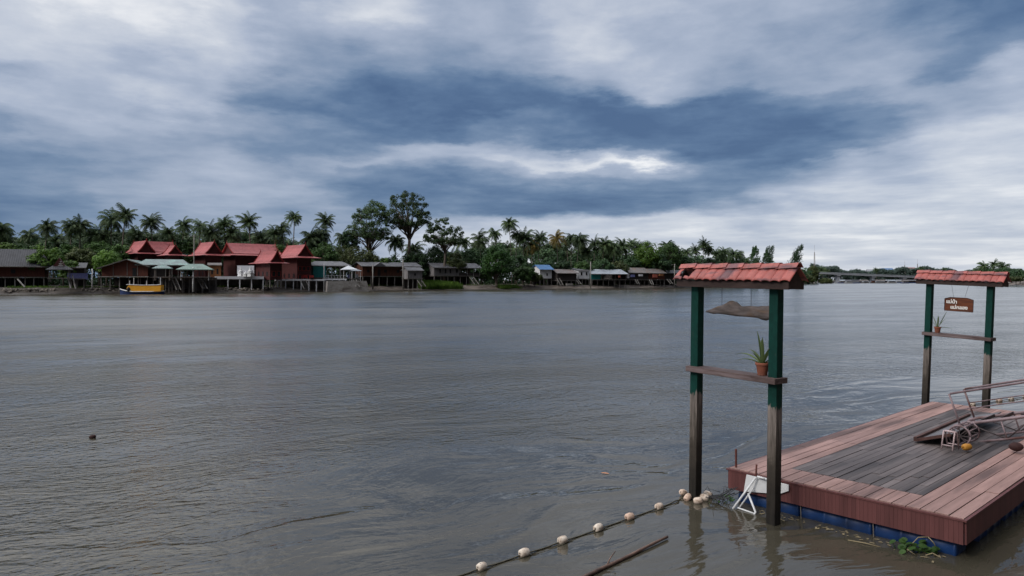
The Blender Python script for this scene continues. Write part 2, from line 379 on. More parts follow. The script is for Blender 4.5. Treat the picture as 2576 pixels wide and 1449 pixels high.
# ------------------------------------------------------------------ river
def water_material():
    m, nt, out = new_mat('river_water')
    co = objco(nt)
    sp = N(nt, 'ShaderNodeSeparateXYZ'); nt.links.new(co, sp.inputs[0])
    flow = mapping(nt, co, (1, 1, 1), (0, 0, R(-30)))            # x runs along the current
    warp = N(nt, 'ShaderNodeTexNoise'); warp.inputs['Scale'].default_value = .16; warp.inputs['Detail'].default_value = 3
    nt.links.new(co, warp.inputs['Vector'])
    wv = N(nt, 'ShaderNodeVectorMath', operation='MULTIPLY_ADD'); nt.links.new(warp.outputs['Color'], wv.inputs[0])
    wv.inputs[1].default_value = (3.2, 3.2, 0); nt.links.new(flow, wv.inputs[2])
    fw = wv.outputs[0]
    # wind ruffled water beyond a ragged line, slick boils on the near side
    q = mth(nt, 'ADD', mth(nt, 'MULTIPLY', sp.outputs[0], -.47), mth(nt, 'MULTIPLY', sp.outputs[1], .88))
    e = noise(nt, mapping(nt, fw, (.10, .22, 1)), 1.0, 4, .6)
    q = mth(nt, 'ADD', q, mth(nt, 'MULTIPLY_ADD', e, 15, -7.5))
    mr = N(nt, 'ShaderNodeMapRange'); mr.interpolation_type = 'SMOOTHSTEP'; mr.inputs[1].default_value = 11.0; mr.inputs[2].default_value = 16.5
    mr.inputs[3].default_value = .10; mr.inputs[4].default_value = 1; nt.links.new(q, mr.inputs[0])
    patch = noise(nt, mapping(nt, fw, (.035, .12, 1), (0, 0, R(4))), 1.0, 5, .62)
    pm = ramp(nt, patch, [(.34, .25), (.62, 1)])
    left = N(nt, 'ShaderNodeMapRange'); left.interpolation_type = 'SMOOTHSTEP'; left.inputs[1].default_value = -1.5; left.inputs[2].default_value = -5.5
    left.inputs[4].default_value = .75; nt.links.new(mth(nt, 'ADD', sp.outputs[0], mth(nt, 'MULTIPLY_ADD', e, 5, -2.5)), left.inputs[0])
    ruff = mth(nt, 'MULTIPLY', mth(nt, 'MAXIMUM', mr.outputs[0], left.outputs[0]), pm)
    calm = mth(nt, 'SUBTRACT', 1.0, ruff, clamp=True)
    r0 = noise(nt, mapping(nt, fw, (2.6, 4.2, 1)), 2.1, 2, .5, .3)      # wind chop a hand wide
    r1 = noise(nt, mapping(nt, fw, (1.5, 2.6, 1)), 1.2, 3, .55, .3)     # ripples about a foot apart
    r2 = noise(nt, mapping(nt, fw, (.45, .9, 1)), 1.1, 3, .5, .4)
    s1 = noise(nt, mapping(nt, fw, (.17, .42, 1)), .8, 2, .45, 1.6)     # a few broad boils with ridged rims
    s1 = mth(nt, 'MULTIPLY', mth(nt, 'SUBTRACT', s1, .5), 9.0)
    s1 = mth(nt, 'SUBTRACT', mth(nt, 'DIVIDE', 1.0, mth(nt, 'MULTIPLY_ADD', s1, s1, 1.0)), .6)
    s2 = noise(nt, mapping(nt, fw, (.9, 2.6, 1)), 1.3, 3, .5, .9)
    big = noise(nt, mapping(nt, fw, (.12, .3, 1)), 1.0, 2, .5)
    r0, r1, r2 = (mth(nt, 'SUBTRACT', q_, .5) for q_ in (r0, r1, r2))
    h = mth(nt, 'MULTIPLY', mth(nt, 'MULTIPLY', r1, ruff), .082)
    h = mth(nt, 'ADD', h, mth(nt, 'MULTIPLY', mth(nt, 'MULTIPLY', r0, ruff), .060))
    h = mth(nt, 'ADD', h, mth(nt, 'MULTIPLY', r2, mth(nt, 'MULTIPLY_ADD', ruff, .026, .014)))
    h = mth(nt, 'ADD', h, mth(nt, 'MULTIPLY', mth(nt, 'MULTIPLY', s1, calm), .040))
    h = mth(nt, 'ADD', h, mth(nt, 'MULTIPLY', s2, mth(nt, 'MULTIPLY_ADD', calm, .010, .004)))
    h = mth(nt, 'ADD', h, mth(nt, 'MULTIPLY', big, .07))
    # wind waves lean: long faces towards this bank, so the distant surface mirrors the higher sky; chop averages out with distance
    yy = mth(nt, 'MAXIMUM', sp.outputs[1], 0.0)
    h = mth(nt, 'DIVIDE', h, mth(nt, 'ADD', 1.0, mth(nt, 'MULTIPLY', mth(nt, 'MAXIMUM', mth(nt, 'SUBTRACT', yy, 10.0), 0.0), .034)))
    b = N(nt, 'ShaderNodeBump'); b.inputs['Strength'].default_value = 1; b.inputs['Distance'].default_value = 1; nt.links.new(h, b.inputs['Height'])
    # streaks of livelier water whose leaning wavelets catch the high sky
    st1 = noise(nt, mapping(nt, co, (.013, .14, 1), (0, 0, R(-6))), 1.0, 8, .68, .5)
    st2 = noise(nt, mapping(nt, fw, (.11, .34, 1)), 1.0, 5, .62, .3)
    stk = ramp(nt, mth(nt, 'MULTIPLY_ADD', st1, .6, mth(nt, 'MULTIPLY', st2, .4)), [(.40, 0), (.60, 1)])
    ty = N(nt, 'ShaderNodeMapRange'); ty.interpolation_type = 'SMOOTHSTEP'; ty.inputs[1].default_value = 7; ty.inputs[2].default_value = 60; ty.inputs[3].default_value = .0; ty.inputs[4].default_value = 1.0; nt.links.new(yy, ty.inputs[0])
    rx = N(nt, 'ShaderNodeMapRange'); rx.inputs[1].default_value = 2; rx.inputs[2].default_value = 20; rx.inputs[3].default_value = 1; rx.inputs[4].default_value = .28; nt.links.new(sp.outputs[0], rx.inputs[0])
    tilt = mth(nt, 'MULTIPLY', mth(nt, 'MULTIPLY', ty.outputs[0], mth(nt, 'MULTIPLY_ADD', stk, .10, .075)), mth(nt, 'MULTIPLY', rx.outputs[0], -1.0))
    tv = N(nt, 'ShaderNodeCombineXYZ'); nt.links.new(tilt, tv.inputs[1])
    na = N(nt, 'ShaderNodeVectorMath', operation='ADD'); nt.links.new(b.outputs[0], na.inputs[0]); nt.links.new(tv.outputs[0], na.inputs[1])
    nn_ = N(nt, 'ShaderNodeVectorMath', operation='NORMALIZE'); nt.links.new(na.outputs[0], nn_.inputs[0])
    silt = noise(nt, mapping(nt, fw, (.08, .2, 1)), 1.0, 4, .6)
    cc = mixc(nt, ramp(nt, silt, [(.35, 0), (.65, 1)]), (.043, .038, .027), (.064, .057, .042))
    p = principled(nt, out, cc, mth(nt, 'ADD', mth(nt, 'MULTIPLY_ADD', ruff, .05, .04), mth(nt, 'MINIMUM', mth(nt, 'MULTIPLY', sp.outputs[1], .0008), .08)), nn_.outputs[0], 0, .5)
    p.inputs['IOR'].default_value = 1.42
    return m
M['water'] = water_material()
wb = MB()
xs = [-4000, -600, -150, -40, 0, 40, 150, 600, 4000]; ys = [-30, 10, 40, 120, 300, 800, 2000, 6000]
for i in range(len(xs)-1):
    for j in range(len(ys)-1):
        wb.add([(xs[i], ys[j], 0), (xs[i+1], ys[j], 0), (xs[i+1], ys[j+1], 0), (xs[i], ys[j+1], 0)], [(0, 1, 2, 3)])
wo_ = wb.build('river', M['water'], fix=False); tag(wo_, None, None, None, 'structure')

def mud_material(name, a, b, wet):
    m, nt, out = new_mat(name); co = objco(nt)
    sp = N(nt, 'ShaderNodeSeparateXYZ'); nt.links.new(co, sp.inputs[0])
    n1 = noise(nt, co, .35, 7, .65); n2 = noise(nt, co, 2.2, 5, .6)
    cc = mixc(nt, ramp(nt, n1, [(.38, 0), (.62, 1)]), a, b)
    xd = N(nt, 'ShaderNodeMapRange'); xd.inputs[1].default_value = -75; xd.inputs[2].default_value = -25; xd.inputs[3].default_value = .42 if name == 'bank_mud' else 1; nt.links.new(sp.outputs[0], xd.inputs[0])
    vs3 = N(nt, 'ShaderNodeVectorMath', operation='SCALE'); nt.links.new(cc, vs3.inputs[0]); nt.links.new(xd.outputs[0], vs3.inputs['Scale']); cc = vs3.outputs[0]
    zf = mth(nt, 'ADD', sp.outputs[2], mth(nt, 'MULTIPLY_ADD', n2, .5, -.25))
    cc = mixc(nt, ramp(nt, zf, [(.05, 1), (.42, 0)]), cc, wet)
    principled(nt, out, cc, ramp(nt, zf, [(.05, .35), (.5, .95)]), bump(nt, n2, .8, .15), 0, .3)
    return m
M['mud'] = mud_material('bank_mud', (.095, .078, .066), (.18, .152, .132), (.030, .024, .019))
M['near_mud'] = mud_material('near_bank_mud', (.075, .060, .043), (.13, .105, .078), (.055, .044, .031))

# ------------------------------------------------------------------ far bank
BK = [(-420, 138), (-200, 150), (0, 163), (300, 173), (640, 187), (900, 213), (1100, 232), (1300, 250), (1500, 268), (1700, 302), (1850, 370), (1960, 450), (2030, 560), (2060, 760)]
def bankY(px):
    for (a, ya), (b, yb) in zip(BK, BK[1:]):
        if px <= b: return ya + (yb - ya) * (px - a) / (b - a)
    return BK[-1][1]
def bankpt(px, back=0.0):
    """a point on the ground, back metres inland of the water's edge"""
    Y = bankY(px); p = Vector((ux(px)*Y, Y)); q = Vector((ux(px+30)*bankY(px+30), bankY(px+30))); t = (q - p).normalized()
    n = Vector((-t.y, t.x)); r = p + n * back
    return r
prof = [(-3, -.5), (0, .0), (1.6, .28), (3.5, .75), (5.0, 1.25), (9, 1.55), (30, 1.8), (500, 2.2)]
gm = MB(); pxs = list(range(-420, 2061, 20)); vs = []
for px in pxs:
    for k, (bk_, z) in enumerate(prof):
        p = bankpt(px, bk_); j = rnd.uniform(-.6, .6) if 0 < k < 6 else 0
        p2 = bankpt(px, bk_ + j); vs.append((p2.x, p2.y, z + (rnd.uniform(-.1, .1) if 1 < k < 6 else 0)))
n = len(prof); fs = []
for i in range(len(pxs)-1):
    for k in range(n-1): fs.append((i*n+k, (i+1)*n+k, (i+1)*n+k+1, i*n+k+1))
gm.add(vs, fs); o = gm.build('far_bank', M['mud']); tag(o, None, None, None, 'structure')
# land beyond the bridge and on the right
lm = MB()
lm.add([(ux(1990)*1000, 1000, -.5), (ux(2250)*1150, 1150, -.5), (ux(2560)*1000, 1000, -.5), (ux(2560)*1000, 1003, 1.6), (ux(2250)*1150, 1155, 1.6), (ux(1990)*1000, 1005, 1.6),
        (ux(1900)*3500, 3500, 3), (ux(2900)*3500, 3500, 3)], [(0, 1, 4, 5), (1, 2, 3, 4), (5, 4, 7, 6), (4, 3, 7)])
o = lm.build('distant_land', M['mud']); tag(o, None, None, None, 'structure')
rb = [(2478, 760), (2510, 560), (2545, 440), (2590, 395), (2700, 370), (3000, 350)]
rm = MB(); vs = []
for px, Y in rb:
    for (bk_, z) in [(-3, -.5), (0, 0), (5, .9), (14, 1.7), (260, 2.2)]:
        vs.append((ux(px)*Y + bk_*.80, Y + bk_*.6, z))
fs = []
for i in range(len(rb)-1):
    for k in range(4): fs.append((i*5+k, i*5+k+1, (i+1)*5+k+1, (i+1)*5+k))
rm.add(vs, fs); o = rm.build('right_bank', M['mud']); tag(o, None, None, None, 'structure')
# our own bank, mostly below and beside the frame
nb_ = [(-14, -4), (-4, 1.0), (.5, 4.2), (4.4, 7.3), (5.35, 8.1), (6.2, 8.5), (8.8, 10.4), (20, 20.6), (60, 58), (150, 150), (286, 330)]
nm = MB(); vs = []
for i, (x, y) in enumerate(nb_):
    for (bk_, z) in [(-2.5, -.5), (-.5, -.09), (.4, .10), (1.2, .35), (3.2, 1.5), (6, 1.95), (30, 2.1), (200, 2.2)]:
        vs.append((x + bk_*.69, y - bk_*.72, z))
fs = []
for i in range(len(nb_)-1):
    for k in range(7): fs.append((i*8+k, i*8+k+1, (i+1)*8+k+1, (i+1)*8+k))
nm.add(vs, fs); o = nm.build('near_bank', M['near_mud']); tag(o, None, None, None, 'structure')

# ------------------------------------------------------------------ the two little roofed gates
def post_material():
    m, nt, out = new_mat('post_paint_and_wood'); co = objco(nt)
    sp = N(nt, 'ShaderNodeSeparateXYZ'); nt.links.new(co, sp.inputs[0]); z = sp.outputs[2]
    streak = noise(nt, mapping(nt, co, (22, 22, 1.6)), 1.0, 6, .65); blot = noise(nt, co, 9, 5, .6)
    drip = noise(nt, mapping(nt, co, (45, 45, 2)), 1.0, 3)
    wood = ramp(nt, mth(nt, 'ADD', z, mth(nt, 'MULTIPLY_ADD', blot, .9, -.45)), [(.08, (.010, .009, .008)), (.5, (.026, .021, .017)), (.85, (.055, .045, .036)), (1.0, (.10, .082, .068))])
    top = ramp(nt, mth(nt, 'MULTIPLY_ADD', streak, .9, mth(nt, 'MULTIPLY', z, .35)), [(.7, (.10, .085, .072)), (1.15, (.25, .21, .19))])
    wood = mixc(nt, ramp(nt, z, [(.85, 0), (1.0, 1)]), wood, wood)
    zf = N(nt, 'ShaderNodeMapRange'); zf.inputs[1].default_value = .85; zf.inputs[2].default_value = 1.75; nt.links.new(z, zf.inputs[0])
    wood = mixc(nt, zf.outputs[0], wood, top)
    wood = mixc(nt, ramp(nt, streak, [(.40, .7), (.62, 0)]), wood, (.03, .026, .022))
    grn = mixc(nt, ramp(nt, blot, [(.3, 0), (.7, 1)]), (.002, .024, .019), (.003, .040, .031))
    grn = mixc(nt, ramp(nt, noise(nt, mapping(nt, co, (30, 30, 6)), 1, 6, .7), [(.63, 0), (.72, .8)]), grn, (.05, .06, .05))
    edge = mth(nt, 'ADD', z, mth(nt, 'ADD', mth(nt, 'MULTIPLY_ADD', drip, .34, -.17), mth(nt, 'MULTIPLY_ADD', blot, .12, -.06)))
    e = N(nt, 'ShaderNodeMapRange'); e.inputs[1].default_value = 1.655; e.inputs[2].default_value = 1.668; nt.links.new(edge, e.inputs[0])
    cc = mixc(nt, e.outputs[0], wood, grn)
    principled(nt, out, cc, mth(nt, 'MULTIPLY_ADD', e.outputs[0], -.10, .75), bump(nt, streak, .6, .014), 0, .15)
    return m
M['post'] = post_material()
def roof_tile_material():
    m, nt, out = new_mat('red_clay_tiles'); co = objco(nt)
    n1 = noise(nt, co, 5, 6, .65); n2 = noise(nt, mapping(nt, co, (1.4, 5, 5)), 1.3, 4, .6)
    cc = mixc(nt, ramp(nt, n1, [(.35, 0), (.65, 1)]), (.25, .060, .050), (.37, .100, .084))
    cc = mixc(nt, ramp(nt, n2, [(.52, 0), (.64, .85)]), cc, (.085, .045, .055))
    sp = N(nt, 'ShaderNodeSeparateXYZ'); nt.links.new(co, sp.inputs[0])
    sx_ = mth(nt, 'ABSOLUTE', mth(nt, 'SUBTRACT', mth(nt, 'MULTIPLY_ADD', sp.outputs[2], -.45, mth(nt, 'ADD', sp.outputs[0], mth(nt, 'MULTIPLY_ADD', n1, .3, -.15))), -.93))
    cc = mixc(nt, ramp(nt, sx_, [(.07, .72), (.15, 0)]), cc, (.07, .045, .06))
    n4 = noise(nt, mapping(nt, co, (40, 8, 8)), 1.0, 4, .6)
    cc = mixc(nt, ramp(nt, n4, [(.5, 0), (.70, .6)]), cc, (.12, .04, .04))
    g = N(nt, 'ShaderNodeCombineXYZ'); vv_ = mth(nt, 'MULTIPLY_ADD', island(nt), .25, .87)
    for i in range(3): nt.links.new(vv_, g.inputs[i])
    cc = mixc(nt, 1.0, cc, g.outputs[0], 'MULTIPLY')
    principled(nt, out, cc, .55, bump(nt, n4, .2, .004), 0, .35)
    return m
M['roof_tile'] = roof_tile_material()
M['gate_wood'] = weathered('dark_gate_timber', (.022, .013, .011), (.05, .028, .024), 4, .7, (1, 5, 5), .2, .3)
M['shelf_wood'] = weathered('weathered_shelf', (.055, .034, .032), (.11, .075, .070), 3, .75, (1, 9, 9), .2, .5, (.16, .12, .12))
M['string'] = weathered('dark_string', (.03, .03, .032), (.06, .06, .065), 9, .8)
GA = math.atan2(-1.13, .80); GL = 1.385
def make_gate(hole):
    root = thing('roofed_gate', (0, 0, 0), 0, '', 'gate')
    for s in (0, GL):
        p = MB(); pw = .07
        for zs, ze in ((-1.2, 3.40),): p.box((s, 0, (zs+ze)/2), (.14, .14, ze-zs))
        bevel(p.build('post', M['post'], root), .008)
    s0, s1, hw, ze, zr = -.30, 1.72, .205, 3.405, 3.585
    r_ = random.Random(5 if hole else 9); nw = 14; per = (s1-s0)/nw; seg = 10
    for side in (-1, 1):
        t = MB()
        for k in range(nw):                      # one column of half round tiles after another
            jo = r_.uniform(-.008, .012); jz = r_.uniform(-.003, .006); vs = []; rows = 5
            for j in range(rows+1):
                f = j/rows; y = side*(hw+.015+jo)*(1-f)+side*.01*f; z = (ze-.012)*(1-f)+zr*f+jz
                for i in range(seg+1):
                    a = i/seg; hgt = .021*(1-abs(2*a-1)**2.2)
                    vs.append((s0+(k+a*1.05)*per, y, z+hgt))
            fs = []
            for j in range(rows):
                for i in range(seg):
                    if hole and side == -1 and ((k == 0 and j in (1, 2, 3) and i > 4+j % 2) or (k == 1 and j in (1, 2, 3, 4)) or (k == 1 and j == 0 and i < 4) or (k == 2 and j in (3, 4) and i < 2*j-4)): continue
                    a = j*(seg+1)+i; fs.append((a, a+1, a+seg+2, a+seg+1))
            t.add(vs, fs)
        o = t.build('roof_tiles', M['roof_tile'], root, True, False)
        sd = o.modifiers.new('thick', 'SOLIDIFY'); sd.thickness = .012; sd.offset = -1 if side == 1 else 1
    c = MB(); nr = 7; pr = (s1-s0)/nr
    for k in range(nr):                          # angular ridge tiles, each lapping the last
        a, b = s0+k*pr-.015, s0+(k+1)*pr+.02; za, zb = zr+.052, zr+.072; wd, dp = .085, .062
        for (x, z) in ((a, za), (b, zb)): pass
        out_ = [(-wd, -dp), (-.03, .004), (.03, .004), (wd, -dp)]; inn = [(wd-.014, -dp), (.022, -.010), (-.022, -.010), (-wd+.014, -dp)]
        pl = out_+inn; m_ = len(pl); vs = [(a, y, za+z) for y, z in pl]+[(b, y, zb+z) for y, z in pl]
        c.add(vs, [tuple(range(m_))[::-1], tuple(range(m_, 2*m_))]+[(i, (i+1) % m_, (i+1) % m_+m_, i+m_) for i in range(m_)])
    c.build('ridge_tiles', M['roof_tile'], root)
    for y in (-.165, .165):
        bevel(MB().box(((s0+s1)/2, y, 3.345), (s1-s0-.06, .028, .10)).build('fascia_board', M['gate_wood'], root), .004)
    for x in (s0+.045, s1-.045):
        g = MB(); g.prism([(-.15, 3.30), (.15, 3.30), (.15, 3.40), (0, 3.55), (-.15, 3.40)], 'x', x-.012, x+.012); g.build('gable_board', M['gate_wood'], root)
    MB().box((GL/2, 0, 3.43), (GL+.5, .08, .055)).build('tie_beam', M['gate_wood'], root)
    sh = MB(); sh.prism([(-.09, -.155), (1.49, -.165), (1.50, .12), (-.06, .13), (-.105, .07), (-.05, .03), (-.115, -.05)], 'z', 1.99, 2.07)
    bevel(sh.build('shelf', M['shelf_wood'], root), .006)
    return root
gate1 = make_gate(True)
gate1.location = (2.84, 11.10, 0); gate1.rotation_euler = (0, R(.9), GA)
gate1['label'] = 'nearer tile-roofed gate on green posts with a hole in its roof and driftwood beneath'
gate1['group'] = 'small roofed gates standing in the river'
gate2 = make_gate(False)
gate2.location = (10.62, 18.4, 0); gate2.rotation_euler = (0, R(2.2), GA)
gate2['label'] = 'farther tile-roofed gate on green posts with a brown sign hanging beneath'
gate2['group'] = 'small roofed gates standing in the river'
def gate_frame(g):
    return Matrix.Translation(g.location) @ g.rotation_euler.to_matrix().to_4x4()
def hang_root(name, g, local, label, cat):
    o = bpy.data.objects.new(name, None); col.objects.link(o); o.empty_display_size = .2
    o.matrix_world = gate_frame(g) @ Matrix.Translation(local); o.rotation_euler = g.rotation_euler
    return tag(o, label, cat)

# driftwood on two strings
M['drift'] = weathered('driftwood', (.055, .044, .040), (.15, .125, .12), 4, .85, (1.2, 4, 4), .1, .9, (.14, .09, .06))
dw = hang_root('driftwood', gate1, (0, 0, 0), 'flat weathered piece of driftwood hanging on two strings under the nearer gate', 'driftwood')
def gsz(px, py):
    """along and up position in the nearer gate's plane of a point seen at (px, py)"""
    k = ux(px); x0 = 2.84+.045; a_ = (k*11.10-x0)/(math.cos(GA)-k*math.sin(GA)); return a_, zz(py, 11.10+a_*math.sin(GA))
prof_ = []
for (px, yt, yb) in [(1775, 781, 785), (1783, 778, 787), (1793, 774.5, 788), (1804, 770, 788.5), (1816, 766, 789), (1826, 761, 790), (1834, 756, 791), (1843, 754.5, 792), (1852, 757, 793), (1859, 763, 793.5), (1866, 768, 794), (1887, 767.5, 795), (1904, 767, 797), (1914, 766.5, 801), (1926, 766, 803), (1937, 766, 799.5), (1946, 767, 797), (1952, 772, 793)]:
    s_, zt_ = gsz(px, yt); prof_.append((s_, gsz(px, yb)[1], zt_))
dm = MB(); vs = []; nn = 12
for i, (s, zb, zt) in enumerate(prof_):
    for k in range(nn):
        a = 2*PI*k/nn; r1 = (zt-zb)/2; ca, sa = math.cos(a), math.sin(a)
        nz = mnoise.noise(Vector((s*9, ca*2, sa*2)))*.012
        vs.append((s, .02+(.035+nz)*ca*(1 if i not in (0, len(prof_)-1) else .3)+math.sin(s*7)*.012, (zb+zt)/2+(r1+nz)*math.copysign(abs(sa)**.8, sa)))
fs = [tuple(range(nn))[::-1], tuple((len(prof_)-1)*nn+k for k in range(nn))]
for i in range(len(prof_)-1):
    for k in range(nn): fs.append((i*nn+k, i*nn+(k+1) % nn, (i+1)*nn+(k+1) % nn, (i+1)*nn+k))
dm.add(vs, fs); dm.build('wood', M['drift'], dw, True)
for s, zt in ((gsz(1815, 766)[0], gsz(1815, 766)[1]), (gsz(1888, 768)[0], gsz(1888, 768)[1])):
    MB().tube([(s, .02, zt-.02), (s+.005, .01, 3.41)], .0035, 5).build('string', M['string'], dw)

# hanging sign
M['sign_wood'] = weathered('varnished_sign', (.085, .022, .009), (.15, .045, .015), 3, .5, (1, 8, 8), .1, .2, (.055, .018, .009))
M['sign_edge'] = weathered('sign_edge', (.035, .014, .010), (.06, .025, .018), 3, .6)
M['letter'] = weathered('white_lettering', (.68, .66, .62), (.76, .74, .70), 5, .6, (1, 1, 1), 0)
sg = hang_root('hanging_sign', gate2, (0, 0, 0), 'brown wooden sign with white Thai lettering hanging from the farther gate', 'sign')
a, b = .37, 1.02
sm = MB(); sm.prism([(a, 2.65), (b, 2.65), (b, 2.945), (b-.14, 2.985), (a+.13, 2.985), (a, 2.95)], 'y', -.012, .012)
bevel(sm.build('board', M['sign_wood'], sg), .003)
em = MB()
eo = [(a, 2.65), (b, 2.65), (b, 2.945), (b-.14, 2.985), (a+.13, 2.985), (a, 2.95)]
for i in range(6):
    p, q = eo[i], eo[(i+1) % 6]; em.bar((p[0], -.012, p[1]), (q[0], -.012, q[1]), .014, .014)
em.build('border', M['sign_edge'], sg)
def thai(body, x, z, size, name, parent):
    cu = bpy.data.curves.new(name, 'FONT'); cu.body = body; cu.size = size; cu.extrude = .002; cu.offset = .0035
    ob = bpy.data.objects.new(name, cu); col.objects.link(ob)
    dg = bpy.context.evaluated_depsgraph_get(); dg.update()
    me = bpy.data.meshes.new_from_object(ob.evaluated_get(dg)); bpy.data.objects.remove(ob)
    me.transform(Matrix.Translation((x, -.016, z)) @ Matrix.Rotation(R(90), 4, 'X')); me.materials.clear(); me.materials.append(M['letter'])
    return link(name, me, parent)
thai('\u0e41\u0e21\u0e48\u0e19\u0e49\u0e33', a+.035, 2.84, .115, 'lettering', sg)
thai('\u0e41\u0e21\u0e48\u0e01\u0e25\u0e2d\u0e07', a+.135, 2.705, .115, 'lettering', sg)
for s, s2 in ((a+.20, a+.12), (b-.20, b-.10)):
    MB().tube([(s, 0, 2.985), (s2, .0, 3.40)], .003, 5).build('string', M['string'], sg)

# potted plants
M['terracotta'] = weathered('terracotta', (.20, .065, .038), (.30, .105, .065), 7, .8, (1, 1, 1), .05, .3, (.15, .07, .05))
M['soil'] = weathered('soil', (.02, .015, .01), (.045, .035, .025), 12, .95)
def agave(name, g, local, leaves, label, sc_=1.0):
    o = hang_root(name, g, local, label, 'potted plant')
    p = MB(); p.lathe([(.0, .0), (.048, 0), (.064, .105), (.072, .105), (.074, .132), (.064, .132), (.062, .108), (0, .108)], n=20)
    bevel(p.build('pot', M['terracotta'], o, True), .002)
    MB().lathe([(0, .118), (.0615, .116)], n=14).build('soil', M['soil'], o)
    for (az_, ln_, lift, droop, wd) in leaves:
        m_ = MB(); vs = []; n_ = 9; dx, dy = math.cos(az_), math.sin(az_); ang = lift; pnt = Vector((dx*.012, dy*.012, .11))
        for i in range(n_+1):
            t = i/n_; wv = wd*1.4*(.55+.9*t-1.42*t**2.2); wv = max(wv, .0012)
            side_ = Vector((-dy, dx, 0)); up_ = Vector((-dx*math.sin(ang), -dy*math.sin(ang), math.cos(ang)))
            vs += [pnt+side_*wv+up_*wv*.5, pnt, pnt-side_*wv+up_*wv*.5]
            pnt = pnt+Vector((dx*math.cos(ang), dy*math.cos(ang), math.sin(ang)))*ln_*1.18/n_; ang -= droop/n_*(.4+1.2*t)
        fs = []
        for i in range(n_): fs += [(i*3, i*3+1, i*3+4, i*3+3), (i*3+1, i*3+2, i*3+5, i*3+4)]
        m_.add(vs, fs); m_.build('leaf', M['agave'], o, True, False)
    o.scale = (sc_, sc_, sc_)
    return o
# azimuths are in the gate's own frame: 0 runs along the gate to the right, PI to the left
agave('potted_plant', gate1, (1.17, .01, 2.071), [
    (PI*.98, .30, R(82), R(8), .020), (PI*1.0, .30, R(34), R(70), .019), (PI*1.12, .22, R(24), R(60), .018), (PI*.9, .24, R(48), R(62), .018), (.2, .24, R(40), R(58), .018), (.3, .27, R(66), R(10), .018), (-.5, .20, R(58), R(14), .017),
    (PI*.8, .21, R(74), R(10), .018), (1.5, .20, R(60), R(20), .017), (-1.7, .18, R(50), R(30), .016), (2.3, .24, R(66), R(18), .017), (0, .15, R(40), R(20), .014), (-1.0, .26, R(76), R(8), .018)],
    'terracotta pot with a spiky striped plant on the shelf of the nearer gate', 1.36)
agave('potted_plant', gate2, (.23, -.02, 2.071), [
    (.15, .40, R(66), R(-4), .013), (.5, .33, R(70), R(4), .012), (0, .26, R(8), R(22), .016), (PI*.9, .26, R(66), R(12), .012), (PI, .20, R(52), R(30), .012), (2, .24, R(76), R(10), .012), (-1, .25, R(72), R(8), .012), (.9, .22, R(60), R(20), .012)],
    'terracotta pot with a thin leaved plant on the shelf of the farther gate', 1.15)
# ------------------------------------------------------------------ floating pontoon
PA = R(42); PB = Vector((5.49, 8.69, 0)); PL, PW, PT = 8.94, 3.18, .5
M['deck_pink'] = weathered('pink_deck_boards', (.20, .118, .100), (.33, .20, .175), 1.6, .62, (.5, 5, 5), .32, .3, (.115, .068, .060))
M['deck_side'] = weathered('pink_deck_boards_across', (.36, .185, .155), (.50, .28, .245), 1.6, .62, (5, .5, 5), .16, .25, (.27, .13, .11))
M['deck_dark'] = weathered('wet_grey_deck_boards', (.058, .046, .044), (.135, .110, .105), 1.3, .58, (.35, 4, 4), .7, .4, (.024, .018, .018), .3)
M['fascia'] = weathered('red_brown_skirting', (.078, .027, .026), (.118, .042, .040), 2, .6, (5, 5, .4), .18, .3)
M['drum_blue'] = weathered('blue_plastic_drum', (.004, .020, .080), (.008, .034, .115), 3, .45, (1, 1, 1), .2, .2, (.012, .014, .018))
M['rusty'] = weathered('rusty_pipe', (.07, .022, .018), (.14, .05, .04), 6, .8)
po = thing('floating_pontoon', PB, PA, 'floating red-brown pontoon with pale pink deck border and wet grey planks', 'pontoon')
bd = .655
def boards(mb, x0, x1, y0, y1, n_, along, gap=.006, z=PT, t=.028, r_=random.Random(3), lens=None):
    """n_ boards side by side; along = axis the boards run on"""
    for k in range(n_):
        if along == 'x':
            a = y0+(y1-y0)*k/n_+gap/2; b = y0+(y1-y0)*(k+1)/n_-gap/2; cuts = [x0]
            if lens:
                xx = x0+r_.uniform(.3, 1)*lens
                while xx < x1-.4: cuts.append(xx); xx += lens*r_.uniform(.7, 1.3)
            cuts.append(x1)
            for c0, c1 in zip(cuts, cuts[1:]):
                dz = r_.uniform(-.004, .004) if lens else r_.uniform(-.0015, .0015)
                mb.box(((c0+c1)/2, (a+b)/2+ (r_.uniform(-.002,.002) if lens else 0), z-t/2+dz), (c1-c0-gap*.6, b-a, t))
        else:
            a = x0+(x1-x0)*k/n_+gap/2; b = x0+(x1-x0)*(k+1)/n_-gap/2
            mb.box(((a+b)/2, (y0+y1)/2, z-t/2+r_.uniform(-.0015, .0015)), (b-a, y1-y0, t))
b = MB(); boards(b, 0, PL, 0, bd, 4, 'x', .010, lens=3.2, r_=random.Random(4)); b.build('border_boards', M['deck_pink'], po)
b = MB(); boards(b, 0, PL, PW-bd, PW, 4, 'x', .010, lens=3.6, r_=random.Random(6)); b.build('border_boards', M['deck_pink'], po)
b = MB(); boards(b, .004, bd, bd+.006, PW-bd-.006, 11, 'x', .012); b.build('border_boards', M['deck_pink'], po)
b = MB(); boards(b, PL-bd, PL-.004, bd+.006, PW-bd-.006, 11, 'x', .010); b.build('border_boards', M['deck_pink'], po)
b = MB(); boards(b, bd+.005, PL-bd-.005, bd+.006, PW-bd-.006, 16, 'x', .009, PT+.002, .028, random.Random(11), 1.5); b.build('deck_planks', M['deck_dark'], po)
MB().box((PL/2, PW/2, PT-.075), (PL-.08, PW-.08, .08)).build('deck_frame', M['dark_wall'], po)
